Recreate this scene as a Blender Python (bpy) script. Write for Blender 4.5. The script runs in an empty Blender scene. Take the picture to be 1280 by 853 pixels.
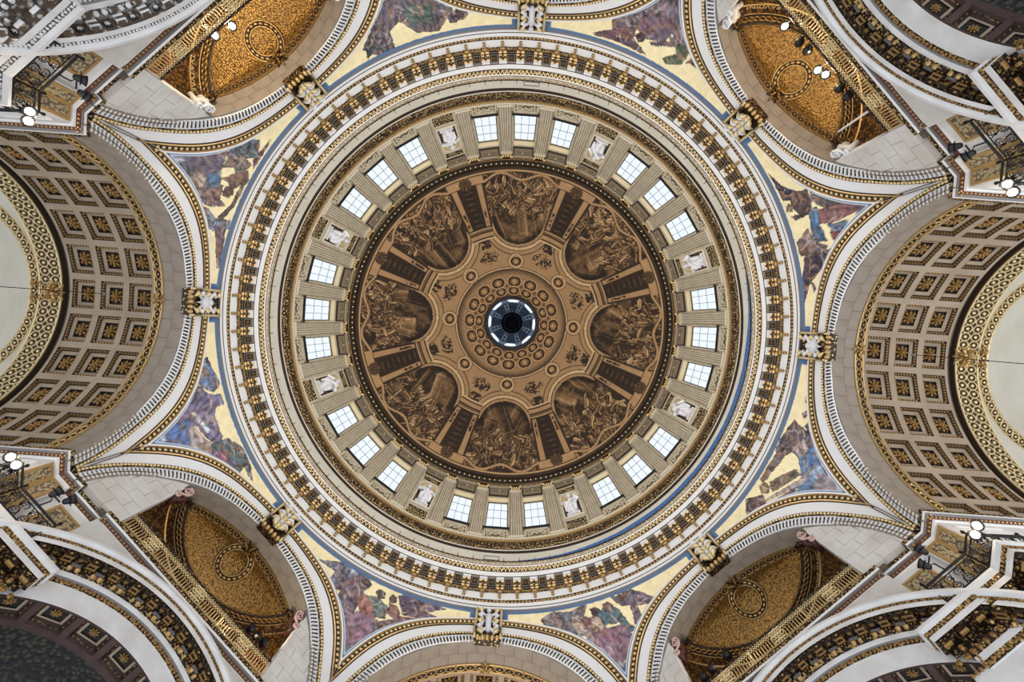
import bpy, bmesh, math, random
import numpy as np
from mathutils import Matrix, Vector
sc = bpy.context.scene
COL = sc.collection
rnd = random.Random(7)
PI = math.pi
def rad(d): return math.radians(d)

# ------------------------------------------------------------------ camera
FPX = 569.0; ROLL = rad(4.1); TILT = math.atan(14 / FPX)
ex = Vector((math.cos(ROLL), -math.sin(ROLL), 0)); ey = Vector((math.sin(ROLL), math.cos(ROLL), 0))
view = ey * math.sin(TILT) + Vector((0, 0, math.cos(TILT)))
down = ey * math.cos(TILT) - Vector((0, 0, math.sin(TILT)))
cam = bpy.data.objects.new('camera', bpy.data.cameras.new('camera')); COL.objects.link(cam)
M = Matrix.Identity(4)
for i in range(3):
    M[i][0] = ex[i]; M[i][1] = -down[i]; M[i][2] = -view[i]
M.translation = (0.16, -0.126, 0.0)
cam.matrix_world = M
cam.data.sensor_width = 36; cam.data.lens = FPX / 1280 * 36
cam.data.shift_y = -9.5 / 1280; cam.data.shift_x = -1.0 / 1280
cam.data.clip_end = 300
sc.camera = cam
# ------------------------------------------------------------------ sky, exposure
w = bpy.data.worlds.new('sky'); sc.world = w; w.use_nodes = True
bg = w.node_tree.nodes['Background']
bg.inputs[0].default_value = (0.89, 0.945, 1.0, 1); bg.inputs[1].default_value = 1.15
vs = sc.view_settings
vs.view_transform = 'Standard'; vs.look = 'None'; vs.gamma = 1; vs.use_curve_mapping = False
vs.exposure = 0.18
sc.cycles.use_denoising = True
sc.cycles.max_bounces = 6; sc.cycles.diffuse_bounces = 4; sc.cycles.glossy_bounces = 2
sc.cycles.transparent_max_bounces = 12

def area(name, loc, aim, size, power, col):
    l = bpy.data.lights.new(name, 'AREA'); l.shape = 'DISK'; l.size = size; l.energy = power; l.color = col
    o = bpy.data.objects.new(name, l); COL.objects.link(o); o.location = loc
    o.rotation_euler = (Vector(aim) - Vector(loc)).to_track_quat('-Z', 'Y').to_euler(); return o
# unseen fill lights, added behind the gallery railing to brighten drum and dome
for k in range(24):
    a_ = 2 * math.pi * (k + .5) / 24; c_, s_ = math.cos(a_), math.sin(a_)
    area('fill_uplight', (16.75 * c_, 16.75 * s_, 30.6), (-12 * c_, -12 * s_, 39.5), .7, 205, (1, .965, .92)).data.spread = math.radians(100)
area('arm_fill_warm', (0, 21, 15.5), (0, 20.5, 24), .5, 260, (1, .7, .36))  # unseen warm lamp added to brighten the bottom arm's vault
area('arm_fill_white', (23, 0, 11), (20, 0, 24), 3, 420, (1, .97, .9))  # unseen area lamp added to lighten the right arm's vault

# ------------------------------------------------------------------ materials
def srgb(r, g, b):
    f = lambda c: ((c / 255 + 0.055) / 1.055) ** 2.4 if c > 10 else c / 255 / 12.92
    return (f(r), f(g), f(b), 1)
MATS = {}
def newmat(name):
    m = bpy.data.materials.new(name); m.use_nodes = True
    nt = m.node_tree; return m, nt, nt.nodes['Principled BSDF']
def mat(name, c, rough=0.7, metal=0.0, c2=None, scale=2.0, detail=4, bump=0.0, bscale=20, emit=None):
    m, nt, b = newmat(name)
    b.inputs['Roughness'].default_value = rough; b.inputs['Metallic'].default_value = metal
    b.inputs['Base Color'].default_value = c
    tc = nt.nodes.new('ShaderNodeTexCoord')
    if c2 is not None:
        n = nt.nodes.new('ShaderNodeTexNoise'); n.inputs['Scale'].default_value = scale; n.inputs['Detail'].default_value = detail
        nt.links.new(tc.outputs['Object'], n.inputs['Vector'])
        r = nt.nodes.new('ShaderNodeValToRGB'); r.color_ramp.elements[0].position = .35; r.color_ramp.elements[1].position = .65
        r.color_ramp.elements[0].color = c; r.color_ramp.elements[1].color = c2
        nt.links.new(n.outputs['Fac'], r.inputs['Fac']); nt.links.new(r.outputs['Color'], b.inputs['Base Color'])
    if bump:
        n2 = nt.nodes.new('ShaderNodeTexNoise'); n2.inputs['Scale'].default_value = bscale; n2.inputs['Detail'].default_value = 3
        nt.links.new(tc.outputs['Object'], n2.inputs['Vector'])
        bp = nt.nodes.new('ShaderNodeBump'); bp.inputs['Strength'].default_value = bump; bp.inputs['Distance'].default_value = .05
        nt.links.new(n2.outputs['Fac'], bp.inputs['Height']); nt.links.new(bp.outputs['Normal'], b.inputs['Normal'])
    if emit:
        b.inputs['Emission Color'].default_value = emit[0]; b.inputs['Emission Strength'].default_value = emit[1]
    MATS[name] = m; return m
def gilt(name, gold, dark, scale=9.0, lo=.25, hi=.5, metal=.55, rough=.42, bump=.6):
    """carved and gilded ornament: gold relief over dark hollows"""
    m, nt, b = newmat(name)
    tc = nt.nodes.new('ShaderNodeTexCoord')
    v = nt.nodes.new('ShaderNodeTexVoronoi'); v.inputs['Scale'].default_value = scale
    n = nt.nodes.new('ShaderNodeTexNoise'); n.inputs['Scale'].default_value = scale * .8; n.inputs['Detail'].default_value = 2
    nt.links.new(tc.outputs['Object'], v.inputs['Vector']); nt.links.new(tc.outputs['Object'], n.inputs['Vector'])
    mx = nt.nodes.new('ShaderNodeMath'); mx.operation = 'MULTIPLY_ADD'; mx.inputs[1].default_value = .6
    nt.links.new(n.outputs['Fac'], mx.inputs[0]); nt.links.new(v.outputs['Distance'], mx.inputs[2])
    sub = nt.nodes.new('ShaderNodeMath'); sub.operation = 'SUBTRACT'; sub.inputs[1].default_value = .3
    nt.links.new(mx.outputs[0], sub.inputs[0])
    r = nt.nodes.new('ShaderNodeValToRGB'); r.color_ramp.elements[0].position = lo; r.color_ramp.elements[1].position = hi
    r.color_ramp.elements[0].color = gold; r.color_ramp.elements[1].color = dark
    nt.links.new(sub.outputs[0], r.inputs['Fac']); nt.links.new(r.outputs['Color'], b.inputs['Base Color'])
    b.inputs['Metallic'].default_value = metal; b.inputs['Roughness'].default_value = rough
    bp = nt.nodes.new('ShaderNodeBump'); bp.inputs['Strength'].default_value = bump; bp.inputs['Distance'].default_value = .06; bp.invert = True
    nt.links.new(sub.outputs[0], bp.inputs['Height']); nt.links.new(bp.outputs['Normal'], b.inputs['Normal'])
    MATS[name] = m; return m
def painted(name, rough=.75, metal=0.0, sparkle=0.0):
    m, nt, b = newmat(name)
    a = nt.nodes.new('ShaderNodeVertexColor'); a.layer_name = 'paint'
    b.inputs['Roughness'].default_value = rough; b.inputs['Metallic'].default_value = metal
    if sparkle:
        tc = nt.nodes.new('ShaderNodeTexCoord'); v = nt.nodes.new('ShaderNodeTexVoronoi'); v.inputs['Scale'].default_value = 9
        nt.links.new(tc.outputs['Object'], v.inputs['Vector'])
        mx = nt.nodes.new('ShaderNodeMix'); mx.data_type = 'RGBA'; mx.blend_type = 'OVERLAY'; mx.inputs['Factor'].default_value = sparkle
        nt.links.new(a.outputs['Color'], mx.inputs['A']); nt.links.new(v.outputs['Color'], mx.inputs['B'])
        hs = nt.nodes.new('ShaderNodeHueSaturation'); hs.inputs['Saturation'].default_value = .9
        bw = nt.nodes.new('ShaderNodeRGBToBW'); nt.links.new(v.outputs['Color'], bw.inputs[0]); nt.links.new(bw.outputs[0], mx.inputs['B'])
        nt.links.new(mx.outputs['Result'], b.inputs['Base Color'])
    else:
        nt.links.new(a.outputs['Color'], b.inputs['Base Color'])
    MATS[name] = m; return m

mat('white_stone', srgb(222, 222, 224), .6, c2=srgb(205, 203, 203), scale=1.2)
mat('white_paint', srgb(232, 232, 234), .5)
mat('wall_stone', srgb(214, 212, 210), .7, c2=srgb(198, 192, 186), scale=.9, bump=.15, bscale=8)
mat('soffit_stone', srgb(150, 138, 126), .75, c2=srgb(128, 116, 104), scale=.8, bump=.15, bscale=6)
mat('cream_stone', srgb(208, 204, 192), .7, c2=srgb(199, 194, 181), scale=.7)
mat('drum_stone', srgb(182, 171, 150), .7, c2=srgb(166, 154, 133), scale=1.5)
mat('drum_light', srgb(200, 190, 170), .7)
mat('reveal_cream', srgb(235, 214, 172), .7)  # warm light on the window reveals put into the colour
mat('vault_stone', srgb(164, 147, 128), .75, c2=srgb(148, 131, 113), scale=.6)
mat('dark_stone', srgb(96, 84, 74), .8)
mat('umber', srgb(54, 38, 26), .7)
mat('dark_umber', srgb(28, 20, 14), .75)
mat('oxblood', srgb(92, 48, 32), .6)
mat('shade_grey', srgb(128, 126, 128), .7)  # painted shade on the cornice ledges, plain grey on metal parts
mat('lead_black', srgb(24, 24, 28), .5)
mat('iron', srgb(18, 17, 18), .45, .4)
mat('gold', srgb(196, 163, 110), .35, .6)
mat('gold_pale', srgb(226, 204, 156), .4, .4)
mat('gold_dull', srgb(148, 114, 66), .45, .5)
mat('statue_marble', srgb(226, 226, 230), .5, c2=srgb(205, 205, 212), scale=3)
mat('blue_band', srgb(84, 116, 158), .6, c2=srgb(64, 92, 132), scale=5)
mat('net_blue', srgb(70, 110, 165), .8, c2=srgb(50, 84, 135), scale=6)
mat('sheet_white', srgb(236, 238, 244), .8)
mat('lantern_blue', srgb(140, 156, 176), .7, c2=srgb(112, 128, 150), scale=2)
mat('lantern_rib', srgb(226, 230, 236), .7)
mat('coffer_frame', srgb(186, 174, 158), .7)
mat('lantern_panel', srgb(92, 106, 124), .7, c2=srgb(66, 80, 98), scale=2)
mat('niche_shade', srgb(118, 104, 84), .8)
mat('lantern_dark', srgb(34, 42, 58), .8, c2=srgb(20, 26, 40), scale=3)
mat('dim_red', srgb(98, 54, 28), .6, c2=srgb(74, 38, 20), scale=2)
mat('porphyry', srgb(72, 50, 46), .6, c2=srgb(58, 40, 36), scale=3)
mat('scroll_red', srgb(96, 58, 54), .5, c2=srgb(60, 36, 34), scale=3)
mat('scroll_pink', srgb(206, 170, 164), .5)
mat('fresco_tan', srgb(226, 186, 138), .8, c2=srgb(206, 164, 116), scale=3); mat('fresco_dark', srgb(44, 33, 26), .8); mat('fresco_mid', srgb(136, 106, 74), .8, c2=srgb(104, 80, 56), scale=4); mat('oculus_brown', srgb(84, 64, 46), .75, c2=srgb(60, 44, 32), scale=6)
mat('lamp_glow', srgb(255, 240, 215), .5, emit=((1, .86, .62, 1), 60))
gilt('gilt_fine', srgb(214, 180, 122), srgb(52, 36, 24), 11)
gilt('gilt_mid', srgb(190, 158, 108), srgb(40, 27, 18), 9, .2, .42)
gilt('gilt_dark', srgb(146, 112, 66), srgb(36, 24, 15), 9, .18, .46)
gilt('gilt_bright', srgb(212, 188, 142), srgb(52, 38, 26), 6, .2, .42)
gilt('gilt_umber', srgb(120, 92, 56), srgb(44, 30, 20), 6)
gilt('panel_relief', srgb(186, 170, 134), srgb(104, 92, 70), 4.5, .25, .5, 0.1, .6)
gilt('floral', srgb(178, 166, 126), srgb(104, 84, 76), 10, .38, .66, 0.02, .6, .2)
gilt('niche_relief', srgb(200, 178, 128), srgb(50, 38, 24), 7, .25, .5, .3, .5)
gilt('gilt_bracket', srgb(186, 154, 104), srgb(72, 50, 30), 9, .3, .6)
gilt('bare_relief', srgb(205, 203, 200), srgb(70, 62, 54), 11, .25, .5, 0, .7)  # both bare stones: brown shadows of the carving put into the colour
gilt('bare_shade', srgb(186, 182, 178), srgb(84, 70, 58), 5, .2, .5, 0, .7)
gilt('conch_gold', srgb(178, 138, 72), srgb(104, 74, 36), 12, .2, .75, .55, .36, .5)
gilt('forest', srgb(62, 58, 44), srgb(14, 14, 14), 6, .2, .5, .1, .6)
gilt('gilt_umber_wall', srgb(128, 90, 44), srgb(58, 36, 16), 7, .25, .6, .35, .5)
gilt('gilt_band', srgb(150, 118, 66), srgb(58, 42, 26), 9, .2, .5, .3, .5)
painted('fresco', .8)
painted('mosaic', .6)

# ------------------------------------------------------------------ mesh helpers
class MB:
    def __init__(s): s.V = []; s.F = []; s.MI = []; s.n = 0
    def add(s, V, F, mi=0):
        V = np.asarray(V, float).reshape(-1, 3)
        s.V.append(V); n = s.n
        s.F.extend([tuple(i + n for i in f) for f in F])
        s.MI.extend([mi] * len(F) if isinstance(mi, int) else list(mi))
        s.n += len(V); return s
    def grid(s, P, mi=0, closed=False, flip=False):
        P = np.asarray(P, float); nu, nv = P.shape[:2]
        F = []
        for i in range(nu if closed else nu - 1):
            a = i * nv; b = ((i + 1) % nu) * nv
            for j in range(nv - 1):
                f = (a + j, b + j, b + j + 1, a + j + 1)
                F.append(f[::-1] if flip else f)
        return s.add(P.reshape(-1, 3), F, mi)
    def box(s, c, h, mi=0, X=None):
        """box with centre c, half sizes h; X = 3x3 axes as rows"""
        V = np.array([(x, y, z) for x in (-1, 1) for y in (-1, 1) for z in (-1, 1)], float) * np.asarray(h, float)
        if X is not None: V = V @ np.asarray(X, float)
        return s.add(V + np.asarray(c, float), BOXF, mi)
    def hexa(s, P, mi=0): return s.add(P, BOXF, mi)
    def bead(s, c, r, mi=0, X=None, nu=6, nv=4):
        V, F = SPH(nu, nv)
        V = V * np.asarray(r, float)
        if X is not None: V = V @ np.asarray(X, float)
        return s.add(V + np.asarray(c, float), F, mi)
    def tube(s, pts, r, n=6, mi=0, closed=False, cap=True):
        P = np.asarray(pts, float); N = len(P)
        rs = np.full(N, r) if np.isscalar(r) else np.asarray(r, float)
        if closed: T = np.roll(P, -1, 0) - np.roll(P, 1, 0)
        else: T = np.gradient(P, axis=0)
        T /= np.linalg.norm(T, axis=1)[:, None] + 1e-12
        up = np.array([0, 0, 1.0]) if abs(T[0][2]) < .9 else np.array([1.0, 0, 0])
        U = np.cross(T, up); U /= np.linalg.norm(U, axis=1)[:, None] + 1e-9
        W = np.cross(T, U)
        a = np.linspace(0, 2 * PI, n, endpoint=False)
        G = P[:, None] + rs[:, None, None] * (np.cos(a)[None, :, None] * U[:, None] + np.sin(a)[None, :, None] * W[:, None])
        F = []
        for i in range(N if closed else N - 1):
            i2 = (i + 1) % N
            for j in range(n):
                F.append((i * n + j, i * n + (j + 1) % n, i2 * n + (j + 1) % n, i2 * n + j))
        if cap and not closed: F += [tuple(range(n - 1, -1, -1)), tuple(range((N - 1) * n, N * n))]
        return s.add(G.reshape(-1, 3), F, mi)
    def revolve(s, prof, n=192, a0=0, a1=2 * PI, mats=None):
        """prof: list of (R, z[, mi]) - the material belongs to the strip that starts there"""
        full = abs(a1 - a0 - 2 * PI) < 1e-6
        A = np.linspace(a0, a1, n, endpoint=not full)
        for k in range(len(prof) - 1):
            p, q = prof[k], prof[k + 1]; mi = p[2] if len(p) > 2 else 0
            P = np.array([[(p[0] * math.cos(a), p[0] * math.sin(a), p[1]), (q[0] * math.cos(a), q[0] * math.sin(a), q[1])] for a in A])
            s.grid(P, mi, closed=full)
        return s
    def mesh(s, name, mats, smooth=False):
        me = bpy.data.meshes.new(name)
        V = np.concatenate(s.V) if s.V else np.zeros((0, 3))
        me.from_pydata(V.tolist(), [], s.F)
        for m in (mats if isinstance(mats, (list, tuple)) else [mats]): me.materials.append(MATS[m])
        me.polygons.foreach_set('material_index', np.array(s.MI, np.int32))
        if smooth: me.polygons.foreach_set('use_smooth', np.ones(len(s.F), bool))
        me.update(); return me
BOXF = [(0, 1, 3, 2), (4, 6, 7, 5), (0, 4, 5, 1), (2, 3, 7, 6), (0, 2, 6, 4), (1, 5, 7, 3)]
_sph = {}
def SPH(nu, nv):
    if (nu, nv) not in _sph:
        V = [(0, 0, 1)]; F = []
        for j in range(1, nv):
            t = PI * j / nv
            for i in range(nu):
                a = 2 * PI * i / nu; V.append((math.sin(t) * math.cos(a), math.sin(t) * math.sin(a), math.cos(t)))
        V.append((0, 0, -1)); L = len(V) - 1
        for i in range(nu):
            F.append((0, 1 + i, 1 + (i + 1) % nu)); b = 1 + (nv - 2) * nu; F.append((L, b + (i + 1) % nu, b + i))
            for j in range(nv - 2):
                b = 1 + j * nu; F.append((b + i, b + nu + i, b + nu + (i + 1) % nu, b + (i + 1) % nu))
        _sph[(nu, nv)] = (np.array(V, float), F)
    return _sph[(nu, nv)]
def ob(name, me, parent=None, rot=0.0, mtx=None, kind=None):
    o = bpy.data.objects.new(name, me); COL.objects.link(o)
    if mtx is not None: o.matrix_basis = mtx
    elif rot: o.rotation_euler = (0, 0, rot)
    if parent is not None: o.parent = parent
    if kind: o['kind'] = kind
    return o
def struct(name, me=None, rot=0.0): return ob(name, me, None, rot, kind='structure')
def thing(name, label, cat, group=None, me=None, loc=(0, 0, 0), rot=0.0, mtx=None):
    o = bpy.data.objects.new(name, me); COL.objects.link(o)
    if mtx is not None: o.matrix_basis = mtx
    else: o.location = loc; o.rotation_euler = (0, 0, rot)
    o['label'] = label; o['category'] = cat
    if group: o['group'] = group
    return o
def RZ(d): return Matrix.Rotation(rad(d), 4, 'Z')
def frame_mtx(o, X, Y, Z):
    m = Matrix.Identity(4)
    for i in range(3): m[i][0] = X[i]; m[i][1] = Y[i]; m[i][2] = Z[i]; m[i][3] = o[i]
    return m
# ------------------------------------------------------------------ geometry constants
ZC = 17.5; RI = 6.5; D = 17.1; T22 = math.tan(rad(22.5)); RC = 17.05; ZTOP = 26.54
def surf_x(y, z):
    """the wall of the octagon, leaning into the circle under the gallery"""
    s = min(1, max(0, (z - 20.5) / 5.8)); s = s * s * (3 - 2 * s)
    return (1 - s) * D + s * math.sqrt(max(RC * RC - y * y, 1))
# ================================================================== THE RING CORNICE AND WHISPERING GALLERY
COR = ['white_paint', 'gilt_mid', 'shade_grey', 'gilt_fine', 'umber', 'cream_stone', 'gold_dull']
prof = [(17.05, 26.5, 2), (16.9, 26.54, 0), (16.9, 26.74, 4), (16.87, 26.77, 0), (16.85, 27.06, 4), (16.88, 27.08, 1), (16.8, 27.28, 3), (16.85, 27.34, 0),
        (16.85, 28.05, 3), (16.74, 28.28, 4), (16.74, 28.47, 4), (16.03, 28.47, 0), (16.0, 28.44, 0), (15.98, 28.88, 4), (15.97, 28.92, 3),
        (15.77, 29.13, 0), (15.75, 29.15, 0), (15.74, 29.21, 0), (15.78, 29.22, 5), (17.35, 29.3, 5)]
mb = MB().revolve(prof, 288)
cornice = struct('trim_1', mb.mesh('cornice_ring', COR, False))
# 96 brackets and 96 soffit coffers
mb = MB()
mb.box((16.83, 0, 27.78), (.06, .075, .3), 1); mb.bead((16.77, 0, 27.58), (.05, .13, .08), 0); mb.bead((16.75, 0, 27.8), (.05, .09, .07), 0); mb.bead((16.72, 0, 28.02), (.1, .2, .08), 0)
S = [(16.78, 28.1), (16.55, 28.02), (16.42, 28.1), (16.3, 28.2), (16.16, 28.19), (16.08, 28.24), (16.06, 28.46), (16.78, 28.46)]
V = [(x, sy * .2, z) for sy in (-1, 1) for x, z in S]; n = len(S)
mb.add(V, [tuple(range(n))[::-1], tuple(range(n, 2 * n))] + [(i, (i + 1) % n, n + (i + 1) % n, n + i) for i in range(n)], 1)
for x, z, r in ((16.56, 28.05, .09), (16.42, 28.13, .06), (16.2, 28.2, .07)):
    mb.tube([(x, -.23, z), (x, -.07, z)], r, 6, 0); mb.tube([(x, .07, z), (x, .23, z)], r, 6, 0)
mb.box((16.1, 0, 28.29), (.085, .24, .085), 2)
br_me = mb.mesh('bracket', ['gold', 'gilt_bracket', 'white_paint'])
mb = MB()
def rect_loft(mb, rings, place):
    """rings: (half u, half v, depth, material to the next ring); place maps (u, v, depth) to a point"""
    for k in range(len(rings) - 1):
        a, b = rings[k], rings[k + 1]; P = []
        for h in (a, b): P.append([place(u * h[0], v * h[1], h[2]) for u, v in ((-1, -1), (1, -1), (1, 1), (-1, 1))])
        V = P[0] + P[1]
        mb.add(V, [(i, (i + 1) % 4, 4 + (i + 1) % 4, 4 + i) for i in range(4)], a[3])
    l = rings[-1]
    mb.add([place(u * l[0], v * l[1], l[2]) for u, v in ((-1, -1), (1, -1), (1, 1), (-1, 1))], [(0, 1, 2, 3)], l[3])
def rosette(mb, c, r, X, mi, n=8, lift=.35):
    X = np.asarray(X, float); c = np.asarray(c, float)
    for ring, (rr, rl, m) in enumerate(((.62, .36, n), (.3, .24, max(5, n - 3)))):
        for k in range(m):
            a = 2 * PI * (k + .5 * ring) / m; d = X[0] * math.cos(a) + X[1] * math.sin(a); e = -X[0] * math.sin(a) + X[1] * math.cos(a)
            mb.bead(c + d * r * rr + X[2] * r * .12 * (1 + ring), (r * rl, r * .2, r * lift * .6), mi, np.array([d, e, X[2]]), 5, 3)
    mb.bead(c + X[2] * r * .3, (r * .2, r * .2, r * .25), mi, X, 6, 4)
pl = lambda u, v, d: (16.4 + u, v, 28.46 + d)
rect_loft(mb, [(.36, .31, -.06, 0), (.3, .26, -.06, 1), (.28, .24, .0, 1), (.24, .2, .0, 0), (.2, .17, .0, 1), (.17, .14, .1, 1)], pl)
rect_loft(mb, [(.34, .27, .005, 0), (.34, .27, -.06, 0)], pl) if 0 else None
rosette(mb, (16.4, 0, 28.5), .17, [(1, 0, 0), (0, 1, 0), (0, 0, -1)], 2, 6)
cf_me = mb.mesh('soffit_coffer', ['coffer_frame', 'umber', 'gold_dull'])
for k in range(96):
    a = (k + .5) * 3.75
    ob('bracket', br_me, cornice, rad(a)); ob('soffit_coffer', cf_me, cornice, rad(a + 1.875))
def ring_beads(R, z, r, n, mi=0, mats=('gold',), nu=5, nv=3):
    mb = MB()
    for k in range(n):
        a = 2 * PI * k / n; X = np.array([(math.cos(a), math.sin(a), 0), (-math.sin(a), math.cos(a), 0), (0, 0, 1)])
        mb.bead((R * math.cos(a), R * math.sin(a), z), r, mi, X, nu, nv)
    return mb
ob('egg_moulding', ring_beads(16.85, 27.18, (.05, .1, .1), 480).mesh('egg', ['gold']), cornice, kind='stuff')
ob('dentil_course', ring_beads(16.78, 28.17, (.07, .055, .1), 768).mesh('dentil', ['gold']), cornice, kind='stuff')
mb = MB()
for k in range(768):   # chain moulding on the cyma
    a = 2 * PI * k / 768; sgn = 1 if k % 2 else -1
    t = np.array((-math.sin(a), math.cos(a), 0)); r_ = np.array((math.cos(a), math.sin(a), 0)); z_ = np.array((0, 0, 1.))
    c = r_ * 15.84 + z_ * 29.02; d = r_ * .09 - z_ * .11 * 1.0; p = t * .075 * sgn
    mb.tube([c - d - p, c + d + p], .024, 4, 0, cap=False)
ob('chain_moulding', mb.mesh('chain', ['gold_pale']), cornice, kind='stuff')

# whispering gallery railing: a thing with 96 posts
rail = thing('gallery_railing', 'ornate gilt scroll railing running round the whole circular gallery under the drum', 'railing')
mb = MB().revolve([(15.76, 29.22), (15.72, 29.22), (15.72, 29.27), (15.76, 29.27), (15.76, 29.22)], 192)
ob('bottom_rail', mb.mesh('bottom_rail', ['gold_dull']), rail)
mb = MB().revolve([(15.77, 29.72), (15.71, 29.72), (15.71, 29.77), (15.77, 29.77), (15.77, 29.72)], 192)
ob('top_rail', mb.mesh('top_rail', ['iron']), rail)
mb = MB()
for k in range(288):
    a0 = 2 * PI * k / 288
    for q, (rr, zz) in enumerate(((.13, 29.4), (.1, 29.6))):
        P = []
        for j in range(8):
            b = 2 * PI * j / 8; a = a0 + (q * .5) * 2 * PI / 288 + rr * math.cos(b) / 15.74
            P.append((15.735 * math.cos(a), 15.735 * math.sin(a), zz + rr * math.sin(b)))
        mb.tube(P, .034, 4, q, closed=True)
ob('scrollwork', mb.mesh('scrollwork', ['drum_light', 'gold_dull']), rail, kind='stuff')
mb = MB().tube([(15.74, 0, 29.22), (15.74, 0, 30.2)], .022, 5)
post = mb.mesh('post', ['iron'])
for k in range(96): ob('post', post, rail, rad(k * 3.75 + 1.2))
# hatch frames and the blue net
for a, lab in ((271, 'small grey metal frame on the gallery edge behind the top keystone'), (90.5, 'small grey metal frame on the gallery edge behind the bottom keystone')):
    t = thing('gallery_gate', lab, 'gate', 'gallery gates', rot=rad(a))
    mb = MB()
    for y in (-.5, .5): mb.box((15.66, y, 29.95), (.03, .03, .25))
    for z in (29.73, 30.17): mb.box((15.66, 0, z), (.03, .53, .03))
    ob('frame', mb.mesh('gate_frame', ['shade_grey']), t)
    ob('panel', MB().box((15.68, 0, 29.95), (.01, .47, .2)).mesh('gate_panel', ['cream_stone']), t)
mb = MB(); A = np.linspace(rad(-16), rad(84), 140)
P = [[(15.63 * math.cos(a), 15.63 * math.sin(a), z) for z in np.linspace(29.62, 29.68 + .4 * min(1, i / 25, (139 - i) / 40) + .02 * math.sin(i * .35), 3)] for i, a in enumerate(A)]
thing('safety_net', 'long blue net draped along the gallery railing from right to bottom', 'net', me=mb.grid(P).mesh('safety_net', ['net_blue']))
mb = MB(); A = np.linspace(rad(6), rad(58), 120)
P = [[(15.7 * math.cos(a), 15.7 * math.sin(a), z) for z in np.linspace(29.7, 30.06 + .16 * abs(math.sin(i * .35)) * (1 if (i // 9) % 3 else .2), 3)] for i, a in enumerate(A)]
thing('dust_sheet', 'white ragged sheet hanging behind the blue net at the right of the gallery', 'sheet', me=mb.grid(P).mesh('dust_sheet', ['sheet_white']))

# ================================================================== THE DRUM
DR = ['cream_stone', 'umber', 'drum_light', 'gilt_fine', 'gold_dull', 'gilt_umber', 'drum_stone']
prof = [(17.35, 29.3, 0), (17.35, 33.9, 1), (17.15, 33.92, 0), (17.13, 34.04, 5), (17.12, 34.1, 3), (16.98, 34.5, 3), (16.96, 34.85, 1), (16.93, 34.88, 4), (16.88, 35.0, 4), (16.88, 35.12, 1), (16.86, 35.16, 2), (16.84, 35.36, 2), (17.1, 35.4, 2)]
drum_base = struct('trim_2', MB().revolve(prof, 288).mesh('drum_base', DR))
ob('leaf_frieze', ring_beads(16.97, 34.5, (.09, .13, .22), 420, 0, nu=5, nv=3).mesh('leaf_frieze', ['gilt_bright']), drum_base, kind='stuff')
ob('cord_moulding', ring_beads(16.87, 35.06, (.05, .07, .07), 640).mesh('cord', ['gold_pale']), drum_base, kind='stuff')
def Rw(z): return 17.08 - .134 * (z - 35.4)
def wallpt(y, z, off=0): return (Rw(z) - off, y, z)
def quad(mb, y0, y1, z0, z1, off, mi): mb.add([wallpt(y0, z0, off), wallpt(y1, z0, off), wallpt(y1, z1, off), wallpt(y0, z1, off)], [(0, 1, 2, 3)], mi)
def slab(mb, y0, y1, z0, z1, o0, o1, mi, ty=0):
    """a flat block on the sloping drum wall from offset o0 to o1; ty narrows it towards the top"""
    P = [wallpt(y, z, o) for o in (o0, o1) for y, z in ((y0, z0), (y0 + ty, z1), (y1, z0), (y1 - ty, z1))]
    mb.hexa(P, mi)
ZW0, ZW1, ZT = 36.9, 41.75, 43.6
hw = lambda z: Rw(z) * math.tan(rad(5.625))
wall_drum = struct('wall_drum', None)
def frame_slab(mb, y, z0, z1, wd, o, mi, ty=.0):
    slab(mb, -y, y, z0, z0 + wd, o, o + .06, mi); slab(mb, -y + ty, y - ty, z1 - wd, z1, o, o + .06, mi)
    slab(mb, -y, -y + wd, z0, z1, o, o + .06, mi); slab(mb, y - wd, y, z0, z1, o, o + .06, mi)
# window bay wall
mb = MB()
yb, yt = .98, .92
for s in (-1, 1):
    quad(mb, *sorted((s * yb, s * hw(35.4))), 35.4, ZT, 0, 0) if 0 else None
    P = [wallpt(s * hw(35.4), 35.4), wallpt(s * hw(ZT), ZT), wallpt(s * yt, ZT), wallpt(s * yt, ZW1), wallpt(s * yb, ZW0), wallpt(s * yb, 35.4)]
    mb.add(P, [tuple(range(6))], 0)
    mb.add([wallpt(s * yb, ZW0), wallpt(s * yt, ZW1), wallpt(s * yt, ZW1, -.55), wallpt(s * yb, ZW0, -.55)], [(0, 1, 2, 3)], 1)
P = [wallpt(-yb, 35.4), wallpt(yb, 35.4), wallpt(yb, ZW0), wallpt(-yb, ZW0)]; mb.add(P, [(0, 1, 2, 3)], 0)
P = [wallpt(-yt, ZW1), wallpt(yt, ZW1), wallpt(yt, ZT), wallpt(-yt, ZT)]; mb.add(P, [(0, 1, 2, 3)], 0)
mb.add([wallpt(-yt, ZW1), wallpt(yt, ZW1), wallpt(yt, ZW1, -.55), wallpt(-yt, ZW1, -.55)], [(0, 1, 2, 3)], 1)
mb.add([wallpt(-yb, ZW0), wallpt(yb, ZW0), wallpt(yb, ZW0, -.55), wallpt(-yb, ZW0, -.55)], [(0, 1, 2, 3)], 0)
bay_me = mb.mesh('drum_bay', ['drum_stone', 'reveal_cream'])
mb = MB(); frame_slab(mb, .95, 35.48, 36.62, .07, 0, 0); frame_slab(mb, .72, 35.68, 36.42, .06, 0, 0); slab(mb, -.88, .88, 35.55, 36.55, 0, .02, 2)
for s in (-1, 1):
    mb.tube([wallpt(s * (.1 + .1 * k), 36.02 + .16 * math.sin(k * 1.1), .09) for k in range(6)], .05, 5, 1)
mb.bead(wallpt(0, 36.05, .08), (.08, .12, .1), 1)
apron_me = mb.mesh('apron_panel', ['drum_light', 'drum_light', 'panel_relief'])
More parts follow.
